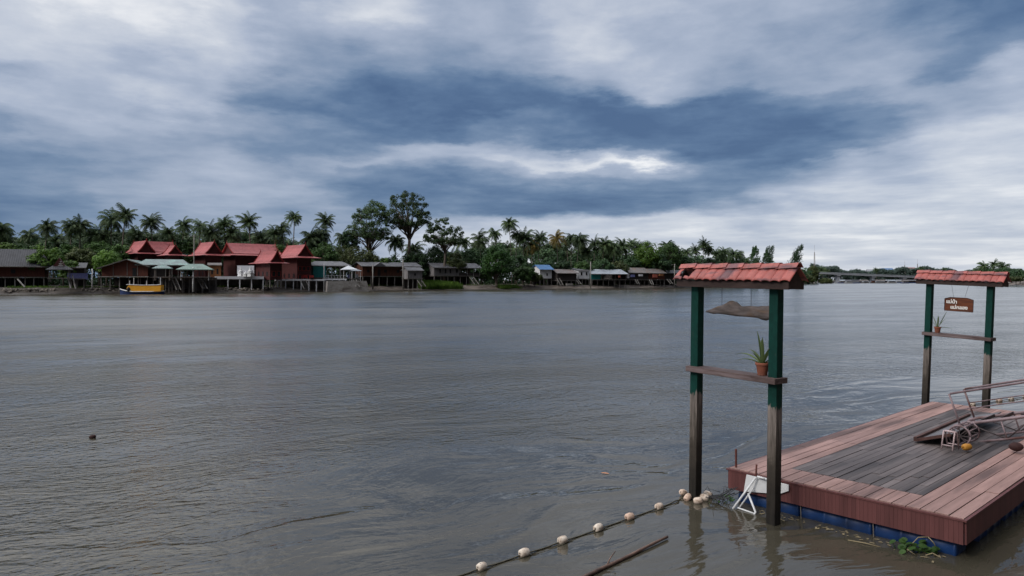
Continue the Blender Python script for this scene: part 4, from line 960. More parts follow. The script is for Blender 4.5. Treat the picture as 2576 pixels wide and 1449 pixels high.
# porch of the rightmost house
def stilt_house(name, label, px0, px1, Y, ridge_py, eave_py, floor_py, depth, ang, roofm, wallm, winds=(), oh=.9, ns=5, zg=.6, hip=0, wallx=None, bw=True, postm='pale_post', cat='house', gable=True, group=None, door=None, shed=False, endoh=None):
    """board house on stilts; origin at the front left corner, local x along the front"""
    P = Vector((ux(px0)*Y, Y)); d_ = Vector((math.cos(ang), math.sin(ang))); k = ux(px1)
    L = (k*P.y-P.x)/(d_.x-k*d_.y)
    root = thing(name, (P.x, P.y, 0), ang, label, cat, group)
    endoh = oh*.7 if endoh is None else endoh
    ze, zf = zz(eave_py, Y), zz(floor_py, Y); zr = zz(ridge_py, Y+depth/2); x0, x1 = wallx or (0, 1); x0 *= L; x1 *= L
    slope = (zr-ze)/(depth/2+oh); zw = ze+slope*oh-.12
    w_ = MB()
    if shed:
        slope = (zr-ze)/(depth+2*oh); zw = ze+slope*oh-.1
        w_.prism([(0, zf), (depth, zf), (depth, zw+slope*depth), (0, zw)], 'x', x0, x1)
        r_ = MB(); r_.prism([(-oh, ze), (depth+oh, zr), (depth+oh, zr-.12), (-oh, ze-.12)], 'x', -endoh, L+endoh)
    elif hip:
        w_.box(((x0+x1)/2, depth/2, (zf+zw)/2), (x1-x0, depth, zw-zf))
        r_ = MB(); a, b = hip, L-hip
        vs = [(-oh, -oh, ze), (L+oh, -oh, ze), (L+oh, depth+oh, ze), (-oh, depth+oh, ze), (a, depth/2, zr), (b, depth/2, zr)]
        vs += [(x, y, ze-.12) for x, y, z in vs[:4]]
        r_.add(vs, [(0, 1, 5, 4), (1, 2, 5), (2, 3, 4, 5), (3, 0, 4), (0, 6, 7, 1), (1, 7, 8, 2), (2, 8, 9, 3), (3, 9, 6, 0), (6, 9, 8, 7)])
    else:
        w_.prism([(0, zf), (depth, zf), (depth, zw), (depth/2, zr-.12), (0, zw)], 'x', x0, x1)
        r_ = MB(); t = .12
        r_.prism([(-oh, ze), (depth/2, zr), (depth/2, zr-t), (-oh, ze-t)], 'x', -endoh, L+endoh)
        r_.prism([(depth/2+.002, zr), (depth+oh, ze), (depth+oh, ze-t), (depth/2+.002, zr-t)], 'x', -endoh, L+endoh)
    w_.build('wall', M[wallm], root); r_.build('roof', M[roofm], root)
    MB().box((L/2, depth/2-.1, zf-.14), (L+.3, depth+.5, .2)).build('floor', M['dim_post'], root)
    e_ = MB(); e_.box((L/2, -oh-.03, ze-.10), (L+2*endoh, .05, .18)); e_.build('eave_board', M['dim_post'] if 'dark' in wallm else M['pale_post'], root)
    for (f, zc, ww, hh) in winds:
        o = MB().box((x0+(x1-x0)*f, -.03, zf+zc), (ww, .06, hh)).build('window', M['shade'], root)
        fr = MB()
        for q in (-1, 1): fr.box((x0+(x1-x0)*f+q*(ww/2+.04), -.05, zf+zc), (.08, .08, hh+.16)); fr.box((x0+(x1-x0)*f, -.05, zf+zc+q*(hh/2+.04)), (ww, .08, .08))
        fr.build('window_frame', M[wallm], o)
    if door: MB().box((x0+(x1-x0)*door, -.035, zf+1.0), (.9, .07, 2.0)).build('door', M['shade'], root)
    for k_ in range(ns):
        x = .15+(L-.3)*k_/(ns-1); j = rnd.uniform(-.25, .25); lean = rnd.uniform(-.12, .12)
        MB().bar((x+j*.4+lean, .05, zg-.9), (x+j*.4, .05, zf-.2), .2).build('stilt', M[postm], root)
        MB().bar((x+j, depth-.3, zg-.3), (x, depth-.3, zf-.2), .2).build('stilt', M['dim_post'], root)
        if (x < x0-.1 or x > x1+.1): MB().box((x, -oh*.5, (zf+ze)/2-.15), (.12, .12, ze-zf)).build('veranda_post', M[postm], root)
    # dark sheet at the back stands in for the shade under the floor
    MB().box((L/2, depth-.1, (zg+zf)/2-.3), (L-.2, .08, zf-zg)).build('under_floor_shade_sheet', M['dark_wall'], root)
    return root
stilt_house('riverside_house', 'dark house with a big charcoal roof at the left edge of the far bank', -90, 112, 170, 625, 669, 696, 8.5, R(27), 'black_roof', 'rust_wall', [(.3, 1.3, .9, 1), (.6, 1.3, .9, 1)], 1.3, 9, .6, hip=.9)
stilt_house('riverside_shed', 'low dark shed with a blue-grey panel between spirit pavilion and brown gable', 172, 212, 172, 660, 673, 700, 5, R(27), 'black_roof', 'dark_wall', [], .6, 3, .6, shed=True)
MBp = MB().box((0, 0, 0), (4.3, .08, 1.5)); o = MBp.build('wall_panel', M['cloth_blue']); o.parent = bpy.data.objects['riverside_shed']; o.location = (1.9, -.12, zz(695, 172))
# brown house, its gable to the river
def gable_front(label, apex_px, apex_py, Y, halfL_px, eave_l, halfR_px, eave_r, floor_py, depth, ang, roofm, wallm, zg=.6, ns=6):
    A_ = Vector((ux(apex_px)*Y, Y)); d_ = Vector((math.cos(ang), math.sin(ang)))
    def off(px): k = ux(px); return (k*A_.y-A_.x)/(d_.x-k*d_.y)
    xl, xr = off(halfL_px), off(halfR_px); za = zz(apex_py, Y); zl, zr_ = zz(eave_l, Y), zz(eave_r, Y); zf = zz(floor_py, Y)
    root = thing('riverside_house', (A_.x, A_.y, 0), ang, label, 'house')
    r_ = MB(); t = .12
    r_.prism([(xl-.9, zl-.12), (0, za), (0, za-t), (xl-.9, zl-.12-t)], 'y', -1.1, depth); r_.prism([(.002, za), (xr+.6, zr_-.1), (xr+.6, zr_-.1-t), (.002, za-t)], 'y', -1.1, depth)
    r_.build('roof', M[roofm], root)
    MB().prism([(xl, zf), (xr, zf), (xr, zr_), (0, za-.2), (xl, zl)], 'y', 0, depth-.2).build('wall', M[wallm], root)
    for x in (xl*.55, 0, xr*.5): MB().box((x, -.04, (zf+za)/2-.3), (.14, .06, za-zf-.9)).build('board_strip', M['dim_post'], root)
    MB().box((xr*.35, -.03, zf+1.05), (.9, .07, 2.0)).build('door', M['shade'], root)
    MB().box(((xl+xr)/2, depth/2-.6, zf-.12), (xr-xl+.8, depth+1.6, .2)).build('floor', M['pale_post'], root)
    for k in range(ns):
        x = xl+(xr-xl)*k/(ns-1); MB().bar((x+rnd.uniform(-.1, .1), -.6, zg-1), (x, -.6, zf-.2), .2).build('stilt', M['pale_post' if k < 3 else 'dim_post'], root)
    MB().box(((xl+xr)/2, depth-.5, (zg+zf)/2-.3), (xr-xl, .08, zf-zg)).build('under_floor_shade_sheet', M['dark_wall'], root)  # dark sheet standing in for shade beneath this floor
    b = MB(); b.bar((xl-.9, -1.12, zl-.2), (0, -1.12, za-.06), .05, .2); b.bar((0, -1.12, za-.06), (xr+.6, -1.12, zr_-.16), .05, .2); b.build('barge_board', M['dim_post'], root)
    return root
gable_front('red-brown boarded house with grey-green gable roof left of the yellow boat', 320, 652, 177, 256, 674, 372, 670, 695, 11, R(14), 'tealgrey_roof', 'rust_wall')
stilt_house('veranda_house', 'house with long grey-green roof and dark open veranda behind the yellow boat', 352, 466, 178, 652, 666, 696, 8, R(20), 'tealgrey_roof', 'dark_wall', [], 1.0, 8, .6, hip=.8, wallx=(.0, .55), postm='pale_post')
def pavilion(name, label, px, py_apex, py_eave, py_base, Y, half, ang, roofm, postm='pale_post', flat=False, two=False, cat='pavilion', group=None):
    root = thing(name, (ux(px)*Y, Y, 0), ang, label, cat, group); za, ze, zb = zz(py_apex, Y), zz(py_eave, Y), zz(py_base, Y)
    r_ = MB(); hy_ = half*.8
    if two: vs = [(-half, -hy_, ze), (half, -hy_, ze), (half, hy_, ze), (-half, hy_, ze), (-half*.4, 0, za), (half*.4, 0, za)]; fs = [(0, 1, 5, 4), (1, 2, 5), (2, 3, 4, 5), (3, 0, 4)]
    else: vs = [(-half, -hy_, ze), (half, -hy_, ze), (half, hy_, ze), (-half, hy_, ze), (0, 0, za)]; fs = [(0, 1, 4), (1, 2, 4), (2, 3, 4), (3, 0, 4)]
    n0 = len(vs); vs += [(x, y, z-.14) for x, y, z in vs[:4]]
    fs += [(0, n0, n0+1, 1), (1, n0+1, n0+2, 2), (2, n0+2, n0+3, 3), (3, n0+3, n0, 0), (n0, n0+3, n0+2, n0+1)]
    r_.add(vs, fs).build('roof', M[roofm], root)
    for x in (-half*.75, half*.75):
        for y in (-hy_*.75, hy_*.75): MB().box((x, y, (zb+ze)/2-.4), (.16, .16, ze-zb+.8)).build('post', M[postm], root)
    MB().box((0, 0, zb), (half*1.7, hy_*1.7, .16)).build('floor', M['dim_post'], root)
    return root
sp_ = pavilion('spirit_pavilion', 'small dark purple pavilion with white lattice in its steep gable', 150, 660, 678, 700, 168, 2.6, R(27), 'black_roof', 'dim_post')
zb_ = zz(678, 168)
g_ = MB(); g_.prism([(-1.5, zb_+.25), (1.5, zb_+.25), (0, zb_+2.75)], 'y', -1.2, 1.2); o = g_.build('gable_roof', M['thai_wall'], sp_)
lt = MB()
for q in range(4): z_ = zb_+.5+q*.45; w_ = .95*(1-q*.24); lt.box((.35, -1.23, z_), (w_*1.6, .04, .10)); 
for q in range(-2, 3): lt.bar((.35+q*.3, -1.23, zb_+.45), (.35+q*.16, -1.23, zb_+1.75-abs(q)*.35), .08, .04)
lt.build('lattice', M['white_paint'], sp_)
pavilion('green_pavilion', 'open pavilion with pale grey-green roof just right of the long veranda roof', 409, 667, 675, 697, 176, 2.2, R(20), 'tealgrey_roof', 'dim_post', two=True)
pavilion('green_pavilion', 'open pavilion with light green hipped roof below the tall red Thai house', 492, 664, 678, 697, 179, 4.2, R(20), 'green_roof', 'white_paint', two=True)
pavilion('white_pavilion', 'small white-roofed open pavilion on the concrete bank right of the teal shed', 876, 668, 678, 700, 212, 2.4, R(30), 'white_roof', 'white_paint')
pavilion('white_pavilion', 'lower open pavilion with pale flat roof left of the long brown house', 893, 676, 681, 702, 212, 1.7, R(30), 'zinc_roof', 'white_paint')
stilt_house('ochre_cabin', 'orange-brown boarded cabin below the tall red Thai house', 524, 556, 189, 661, 666, 697, 3, R(24), 'rust_roof', 'ochre_wall', [(.3, 1.5, .5, 1.5), (.72, 1.5, .5, 1.5)], .3, 3, 2.0)
stilt_house('teal_shed', 'teal walled shed with grey roof right of the rightmost red Thai house', 788, 876, 208, 657, 668, 698, 6, R(28), 'slate_roof', 'teal_wall', [], .9, 5, 1.6, wallx=(0, .36), hip=1)
stilt_house('long_house', 'long grey-roofed house with red-brown boarded walls on stilts left of the grassy bank', 912, 1052, 222, 659, 669, 694, 7, R(32), 'slate_roof', 'brown_wall', [(.12, 1.5, .8, .9), (.24, 1.5, .5, 1.1), (.50, 1.5, .9, .9), (.78, 1.5, .9, .9)], 1.2, 8, .7, wallx=(0, .8), door=.36)
lh = bpy.data.objects['long_house']
gb = MB(); gb.prism([(-2.0, zz(669, 222)-.05), (2.0, zz(669, 222)-.05), (0, zz(662, 222)+.3)], 'y', -1.6, 2.5); o = gb.build('porch_gable', M['slate_roof'], lh); o.location = (5.2, 0, 0)
stilt_house('small_annex', 'small grey-roofed boarded annex at the right end of the long brown house', 1026, 1062, 221, 672, 680, 700, 4, R(32), 'slate_roof', 'grey_wall', [(.5, 1.2, .6, .8)], .6, 4, .9)
stilt_house('grey_house', 'grey boarded stilt house with open dark veranda beside the grassy bank', 1092, 1206, 243, 661, 673, 693, 7.5, R(34), 'slate_roof', 'grey_wall', [(.22, 1.5, .6, 1.4), (.42, 1.5, .7, 1.4), (.60, 1.5, .6, 1.4), (.85, 1.6, .9, 1.2)], 1.0, 8, 1.2, wallx=(0, .58))
gh = bpy.data.objects['grey_house']
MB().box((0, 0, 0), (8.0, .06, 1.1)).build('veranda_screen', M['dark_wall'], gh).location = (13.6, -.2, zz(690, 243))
stilt_house('blue_hut', 'hut with bright blue roof among the riverside bushes', 1358, 1388, 262, 666, 678, 700, 5, R(32), 'blue_roof', 'white_wall', [(.6, 1.4, .7, 1)], .9, 4, .9)
stilt_house('tin_shack', 'low shack with patched tin roof right of the blue-roofed hut', 1402, 1450, 264, 677, 687, 705, 6, R(32), 'rust_roof', 'dark_wall', [(.3, 1.2, .8, .9)], .8, 5, .8)
stilt_house('tin_shack', 'pale tin lean-to roof between the blue-roofed hut and the patched shack', 1394, 1428, 270, 675, 682, 702, 5, R(32), 'zinc_roof', 'brown_wall', [], .7, 4, .8, shed=True)
stilt_house('white_cabin', 'white cabin with two dark windows left of the zinc-roofed house', 1455, 1483, 272, 674, 680, 701, 5, R(30), 'slate_roof', 'white_wall', [(.27, 1.9, .85, 1.3), (.73, 1.9, .85, 1.3)], .25, 4, .8, shed=True)
stilt_house('zinc_house', 'house with wide pale zinc roof and teal end wall beside the white cabin', 1488, 1574, 274, 677, 689, 703, 8, R(28), 'zinc_roof', 'teal_wall', [], 1.0, 7, .8, wallx=(0, .26), postm='dim_post')
stilt_house('brown_shack', 'shack with rusty brown roof and hanging laundry right of the zinc roof', 1572, 1634, 290, 673, 686, 703, 8, R(30), 'rust_roof', 'dark_wall', [(.4, 1.3, .8, .9)], .9, 6, .8, postm='dim_post')
stilt_house('brown_shack', 'shack with red-brown wall under a rusty roof left of the tall bank pole', 1632, 1672, 296, 676, 687, 703, 6, R(32), 'rust_roof', 'rust_wall', [(.5, 1.2, .7, .8)], .8, 5, .8)
stilt_house('tin_shack', 'grey tin shack closest to the nearer gate on the far bank', 1672, 1722, 305, 679, 687, 703, 6, R(34), 'slate_roof', 'dark_wall', [], .7, 5, .8)
stilt_house('rear_hut', 'dark brown hut roof standing behind the rusty roofed shacks', 1640, 1660, 330, 668, 674, 690, 6, R(30), 'rust_roof', 'brown_wall', [], .5, 3, 1.5)
for (px0, px1, Y, r_, e_, f_, rm_, wm_, lb) in [(1732, 1790, 335, 684, 691, 702, 'slate_roof', 'dark_wall', 'low dark shack on the far bank hidden behind the left gate post'),
        (1800, 1860, 375, 686, 692, 702, 'rust_roof', 'brown_wall', 'brown shack on the far bank seen below the nearer gate roof'), (1880, 1930, 420, 688, 693, 703, 'zinc_roof', 'dark_wall', 'pale roofed shack on the far bank behind the right gate post')]:
    stilt_house('tin_shack', lb, px0, px1, Y, r_, e_, f_, 6, R(36), rm_, wm_, [], .6, 5, .6)
for (px0, px1, Y, r_, e_, f_, rm_, wm_, lb) in [(1426, 1454, 276, 681, 688, 703, 'slate_roof', 'grey_wall', 'small grey hut tucked between the patched shack and the white cabin'),
        (1540, 1570, 292, 674, 680, 700, 'rust_roof', 'dark_wall', 'brown roof rising behind the right end of the zinc roof'), (1604, 1632, 300, 679, 686, 702, 'zinc_roof', 'grey_wall', 'pale patched shack squeezed between the two rusty roofs')]:
    stilt_house('tin_shack', lb, px0, px1, Y, r_, e_, f_, 5, R(30), rm_, wm_, [(.5, 1.3, .7, .8)], .5, 4, .8, postm='dim_post')
# decks over the mud
def deck(label, px0, px1, Y, py_top, thick, ang, ns, depth, mat='pale_post', rail=0, zg=-.3, screen=True):
    P = Vector((ux(px0)*Y, Y)); d_ = Vector((math.cos(ang), math.sin(ang))); k = ux(px1); L = (k*P.y-P.x)/(d_.x-k*d_.y); z = zz(py_top, Y)
    root = thing('river_deck', (P.x, P.y, 0), ang, label, 'deck')
    MB().box((L/2, depth/2, z-thick/2), (L, depth, thick)).build('platform', M[mat], root)
    for i in range(ns):
        x = .2+(L-.4)*i/(ns-1); MB().box((x, .2, (z-thick+zg)/2), (.24, .24, z-thick-zg)).build('pile', M[mat], root)
        MB().box((x, depth-.4, (z-thick+zg)/2), (.24, .24, z-thick-zg)).build('pile', M['dim_post'], root)
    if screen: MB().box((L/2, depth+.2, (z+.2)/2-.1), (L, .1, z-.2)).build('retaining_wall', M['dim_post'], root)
    if rail:
        r_ = MB(); r_.box((L/2, .1, z+rail), (L, .07, .09))
        for i in range(int(L/.9)+1): r_.box((min(i*.9+.05, L-.05), .1, z+rail/2), (.07, .07, rail))
        r_.build('railing', M['white_paint'], root)
    return root
deck('wide white deck on slim piles in front of the widest red Thai house', 541, 664, 187, 695, .75, R(24), 5, 5, 'white_wall')
deck('long white deck on piles below the rightmost red Thai house', 697, 817, 199, 702, .5, R(27), 7, 4, 'white_wall')
deck('white railed terrace between the teal shed and the white pavilion', 818, 872, 206, 701, .4, R(28), 4, 4, 'white_wall', .85)
deck('dark plank deck below the light green pavilion', 405, 545, 177, 698, .3, R(21), 9, 5, 'dim_post')
cb = thing('concrete_bank_block', (ux(823)*203, 203, 0), R(28), 'sloping grey concrete retaining block under the white railed terrace', 'retaining wall')
MB().prism([(0, -.6), (12.6, -.6), (11.6, 3.1), (.3, 3.1)], 'y', .5, 4).build('block', M['concrete'], cb)
def box_thing(name, label, cat, px, py0, py1, Y, wpx, mat, dep=.5, ang=R(26), zlo=None):
    z1, z0 = zz(py0, Y), zz(py1, Y); wd = wpx/F*Y
    o = MB().box((0, 0, (z0+z1)/2), (wd, dep, z1-z0)).build(name, M[mat]); o.location = (ux(px)*Y, Y, 0); o.rotation_euler = (0, 0, ang); return tag(o, label, cat)
# white shrines on the deck
def shrine(px, Y, py_top, py_base, w_, label):
    z0, z1 = zz(py_base, Y), zz(py_top, Y); h_ = z1-z0; root = thing('white_shrine', (ux(px)*Y, Y, z0), R(20), label, 'shrine')
    MB().lathe([(w_, 0), (w_, h_*.12), (w_*.8, h_*.14), (w_*.8, h_*.3), (w_*.95, h_*.32), (w_*.95, h_*.36), (w_*.6, h_*.40)], n=4).build('base', M['white_paint'], root)
    MB().lathe([(w_*.62, h_*.40), (w_*.70, h_*.50), (w_*.5, h_*.62), (w_*.28, h_*.68), (w_*.34, h_*.71), (w_*.16, h_*.78), (w_*.05, h_)], n=12).build('spire', M['white_paint'], root, True)
shrine(630, 190, 669, 696, 1.0, 'tallest white shrine on the wide white deck')
shrine(618, 190, 681, 696, .8, 'short white shrine left of the tallest one on the wide white deck')
shrine(606, 191, 671, 695, .9, 'grey-white shrine furthest left on the wide white deck')
box_thing('white_screen', 'pale screen wall behind the white shrines', 'screen', 618, 668, 690, 194, 40, 'white_wall', .15)
# potted shrub row and chairs
def ladder(label, px0, py0, px1, py1, Y, wid=.7, n_=7, mat='pale_post', rail=False):
    a, b = at(px0, py0, Y+1.2), at(px1, py1, Y-1.0); root = thing('wooden_ladder', (0, 0, 0), 0, label, 'ladder')
    s_ = Vector((math.cos(R(28)), math.sin(R(28)), 0))*wid/2
    for q in (-1, 1): MB().bar(a+s_*q, b+s_*q, .14, .16).build('rail', M[mat], root)
    for i in range(n_): t = (i+.5)/n_; p = a.lerp(b, t); MB().bar(p-s_, p+s_, .10, .08).build('rung', M[mat], root)
ladder('ladder dropping from the dark plank deck just right of the yellow boat', 436, 698, 450, 729, 177, .95)
ladder('ladder below the light green pavilion, right of its white post', 500, 696, 516, 726, 179, 1.1)
ladder('ladder slanting left down from the wide white deck', 698, 702, 686, 726, 195, .3)
ladder('ladder down the middle of the long white deck', 762, 704, 772, 727, 198, 1.5)
ladder('steps down the concrete block under the white pavilion', 893, 704, 900, 722, 208, .9)
ladder('steps down from the small annex at the right of the long house', 1052, 700, 1066, 721, 222, 1.4, 8)
ladder('steps from the grey house veranda to the mud', 1186, 697, 1200, 716, 244, 1.5)
ladder('steps beside the blue-roofed hut', 1404, 700, 1414, 718, 262, 1.2)
ladder('steps at the left of the white cabin', 1450, 702, 1460, 715, 268, 1.0)
ladder('slanting steps under the laundry of the rusty roofed shack', 1600, 703, 1606, 715, 284, 1.0)
ladder('steps down from the red-brown walled shack', 1636, 704, 1642, 716, 290, 1.0)
ladder('steps below the grey tin shack closest to the gate', 1680, 702, 1690, 714, 300, 1.3)
# leaning props at left
for (x0, y0, x1, y1, lb) in [(170, 697, 178, 726, 'leaning prop under the left of the low dark shed'), (182, 692, 190, 727, 'leaning prop under the middle of the low dark shed'), (44, 702, 62, 722, 'slanting stick under the big charcoal-roofed house')]:
    p = MB().bar(at(x0, y0, 169), at(x1, y1, 167), .22).build('leaning_prop', M['pale_post']); tag(p, lb, 'prop')
# poles
def pole(label, px, py_top, py_base, Y, arm=True, r_=.13, name='utility_pole', mat='pale_post'):
    z0, z1 = zz(py_base, Y), zz(py_top, Y); root = thing(name, (ux(px)*Y, Y, 0), R(20), label, 'pole')
    MB().tube([(0, 0, min(z0, 1)-.6), (0, 0, z1)], [r_*1.2, r_*.85], 8).build('shaft', M[mat], root, True)
    if arm: MB().box((-.5, 0, z1-.3), (2.2, .12, .14)).build('crossarm', M[mat], root)
pole('thin pole with a crossarm left of the tall red Thai house', 488, 591, 722, 180, True, .12)
pole('white post holding the light green pavilion roof edge', 486, 672, 724, 176.5, False, .2, 'white_post', 'white_paint')
pole('white pole standing before the left of the long brown house', 938, 666, 712, 219, False, .2)
pole('tall white pole before the right of the long brown house', 1014, 652, 712, 220, False, .2)
pole('pale pole beside the white cabin', 1486, 658, 715, 268, False, .2)
pole('tall grey pole on the bank left of the nearer gate', 1697, 664, 713, 300, True, .2)
pole('white post at the left corner of the brown gabled house', 232, 676, 712, 174, False, .14, 'white_post', 'white_paint')
pole('slim pole rising from the bushes behind the widest red roof', 815, 664, 697, 205, False, .12, 'white_post', 'white_paint')
# laundry and oddments under the shacks
for (px, py0, py1, w_, mat, lb) in [(1592, 691, 697, 12, 'cloth_blue', 'blue cloth hanging under the rusty brown roof'), (1580, 689, 700, 6, 'cloth_pale', 'white cloth hanging left of the blue cloth'), (1612, 690, 695, 12, 'cloth_pale', 'pale cloth hanging right of the blue cloth'),
        (1648, 690, 698, 14, 'cloth_red', 'red cloth hanging in the shack with the red-brown wall'), (1663, 689, 694, 12, 'ochre_wall', 'yellowish board under the rusty roof beside the red cloth'), (1558, 693, 698, 4, 'cloth_red', 'orange-red bundle under the zinc roof'),
        (878, 690, 701, 6, 'cloth_blue', 'blue-grey drum inside the white-roofed pavilion'), (897, 690, 699, 5, 'cloth_pale', 'white cabinet inside the low pale pavilion'), (1432, 713, 718, 18, 'pale_post', 'wooden pallet lying on the mud by the steps'),
        (300, 694, 697, 30, 'pale_post', 'pale plank landing under the brown gabled house')]:
    box_thing('hanging_cloth' if 'cloth ' in lb else 'storage_piece', lb, 'cloth' if 'cloth ' in lb else 'oddment', px, py0, py1, (bankY(px)+(1.6 if px < 1500 else 1.0)), w_, mat, .25 if 'cloth ' in lb else .6)
# garden chairs of the terrace as dark red benches
for i, (px, lb) in enumerate([(752, 'dark red bench at the left on the long white deck'), (768, 'dark red bench in the middle on the long white deck'), (784, 'dark red bench at the right on the long white deck')]):
    Y = 203; root = thing('garden_bench', (ux(px)*Y, Y, zz(702, 200)), R(27), lb, 'bench')
    MB().box((0, 0, .45), (1.3, .5, .07)).build('seat', M['thai_trim'], root); MB().box((0, .25, .8), (1.3, .06, .6)).build('backrest', M['thai_trim'], root)
    for x in (-.55, .55): MB().box((x, 0, .22), (.08, .45, .44)).build('leg', M['thai_trim'], root)
# the yellow boat
bo = thing('covered_boat', (ux(358)*168, 168, 0), R(8), 'long boat with a yellow canvas cover and blue hull moored at the far bank', 'boat')
hm = MB(); st_ = []
for i in range(13):
    t = i/12; x = -4.9+9.8*t; w_ = 1.05*(1-abs(2*t-1)**3.2)*.98+.02; sh = .55+ (.55*(max(0, .35-t)/.35)**1.6+.12*(max(0, t-.8)/.2)); st_.append((x, w_, sh))
vs = []
for x, w_, sh in st_: vs += [(x, -w_, sh), (x, -w_*.75, -.1), (x, 0, -.25), (x, w_*.75, -.1), (x, w_, sh)]
fs = []
for i in range(12):
    for k in range(4): fs.append((i*5+k, i*5+k+1, (i+1)*5+k+1, (i+1)*5+k))
    fs.append((i*5+4, i*5, (i+1)*5, (i+1)*5+4))
hm.add(vs, fs).build('hull', M['boat_blue'], bo)
gm_ = MB(); gm_.tube([(x, -w_-.03, sh+.02) for x, w_, sh in st_], .11, 6); gm_.build('gunwale', M['white_paint'], bo)
cv = MB(); cv.prism([(-2.9, .62), (4.4, .62), (4.45, 1.95), (3.5, 1.85), (0, 1.82), (-2.6, 1.95), (-3.1, 1.3)], 'y', -.95, .95); cv.build('canvas_cover', M['boat_yellow'], bo)
tr_ = MB(); tr_.tube([(-3.1, -.97, 1.99), (-2.6, -.97, 2.02), (0, -.97, 1.9), (3.5, -.97, 1.93), (4.45, -.97, 2.03)], .09, 6); tr_.build('canvas_edge', M['white_paint'], bo)
for x in (-2.5, -1.6, 1.2, 4.3): MB().box((x, -.7, 2.3), (.13, .13, 2.2 if x in (-1.6, 4.3) else 1.0)).build('awning_post', M['white_paint'], bo)
MB().ball((-2.65, -1.0, 1.0), (.35, .2, .5), 8, 6).build('tarp_opening', M['shade'], bo)
bo.scale = (1.0, 1.12, 1.14)
# rubble along the left mud
rk = MB(); kr = random.Random(2)
for k in range(230):
    px = kr.choice([kr.uniform(-60, 130), kr.uniform(-60, 130), kr.uniform(200, 300), kr.uniform(560, 700)]); p = bankpt(px, kr.uniform(2.2, 5.5)); s_ = kr.uniform(.15, .55)
    o_ = len(rk.v); rk.ball((p.x, p.y, .35+.14*kr.uniform(1, 6)), (s_, s_*.8, s_*.6), 6, 4)
    for i in range(o_, len(rk.v)): v_ = Vector(rk.v[i]); rk.v[i] = tuple(v_+Vector((1, 1, 1))*.18*mnoise.noise(v_*1.9))
tag(rk.build('rubble', M['rock']), 'scattered rubble stones along the mud of the far bank', 'rubble', None, 'stuff')
# ------------------------------------------------------------------ vegetation
def leafquad(mb, c, nrm, s, r_):
    t = nrm.cross(Vector((r_.uniform(-1, 1), r_.uniform(-1, 1), r_.uniform(-1, 1)))).normalized(); b = nrm.cross(t)
    l, w_ = s*r_.uniform(.8, 1.3), s*r_.uniform(.4, .65)
    mb.add([c-t*l, c-b*w_, c+t*l, c+b*w_], [(0, 1, 2, 3)])
def rv(r_):
    while True:
        v = Vector((r_.uniform(-1, 1), r_.uniform(-1, 1), r_.uniform(-1, 1)))
        if .05 < v.length < 1: return v
def crown(mb, c, rad, nc, nl, s, r_, rc=.30, shell=.55, flat=.75):
    c = Vector(c); cs = []
    for _ in range(nc):
        v = rv(r_); v = v.normalized()*(shell+(1-shell)*r_.random()**.7)
        if v.z < -.55: v.z *= .5
        p = c+Vector((v.x*rad[0], v.y*rad[1], v.z*rad[2])); k = rc*r_.uniform(.65, 1.35)*(rad[0]+rad[2])/2; cs.append((p, k))
        for _ in range(int(nl*r_.uniform(.7, 1.3))):
            q = rv(r_).normalized(); rr = k*r_.uniform(.55, 1.05); pt = p+Vector((q.x*rr, q.y*rr, q.z*rr*flat))
            nn = (q+Vector((0, 0, .5))+rv(r_)*.7).normalized(); leafquad(mb, pt, nn, s, r_)
    return cs
def tree(name, label, px, py_top, wpx, Y, leaf, cat='tree', base=1.6, dens=1.0, tall=None, seed=0, trunk=True, group=None, py_low=None, leafs=.34, rc=.30, shell=.55):
    r_ = random.Random(int(px*31+seed)); sc_ = Y/F; ht = zz(py_top, Y); w_ = wpx*sc_/2
    root = thing(name, (ux(px)*Y, Y, base), r_.uniform(0, 6.28) if False else 0, label, cat, group); ht -= base
    low = ht*.28 if py_low is None else zz(py_low, Y)-base
    cz = (ht+low)/2; rz_ = (ht-low)/2; m_ = MB()
    area = w_*rz_; nc = int(max(14, min(190, 34*dens*(1+area/25)))); nl = 60
    cs = crown(m_, (0, 0, cz), (w_*.92, w_*.85, rz_*.92), nc, nl, leafs, r_, rc, shell)
    m_.build('crown', M[leaf], root, False, False)
    if trunk:
        t = MB(); tr0 = max(.12, ht*.018); top = low+rz_*.5; j = r_.uniform(-.04, .04)*ht
        pts_ = [(0, 0, -.6), (j*.3, 0, low*.5), (j, 0, low), (j*1.2, 0, top)]; t.tube(pts_, [tr0*1.4, tr0*1.05, tr0*.85, tr0*.4], 7)
        for p, k in cs[::(3 if dens < 1.3 else 6)]:
            f_ = r_.uniform(0, .9); s0_ = Vector((j*(1+.2*f_), 0, low*.95+(top-low)*f_)); p = p.copy(); p.z = max(p.z, s0_.z+.3); md = s0_.lerp(p, .5)+Vector((0, 0, -.08*k)); t.tube([s0_, md, p], [tr0*.45, tr0*.3, tr0*.1], 5)
        t.build('trunk', M['bark'], root, True)
    return root

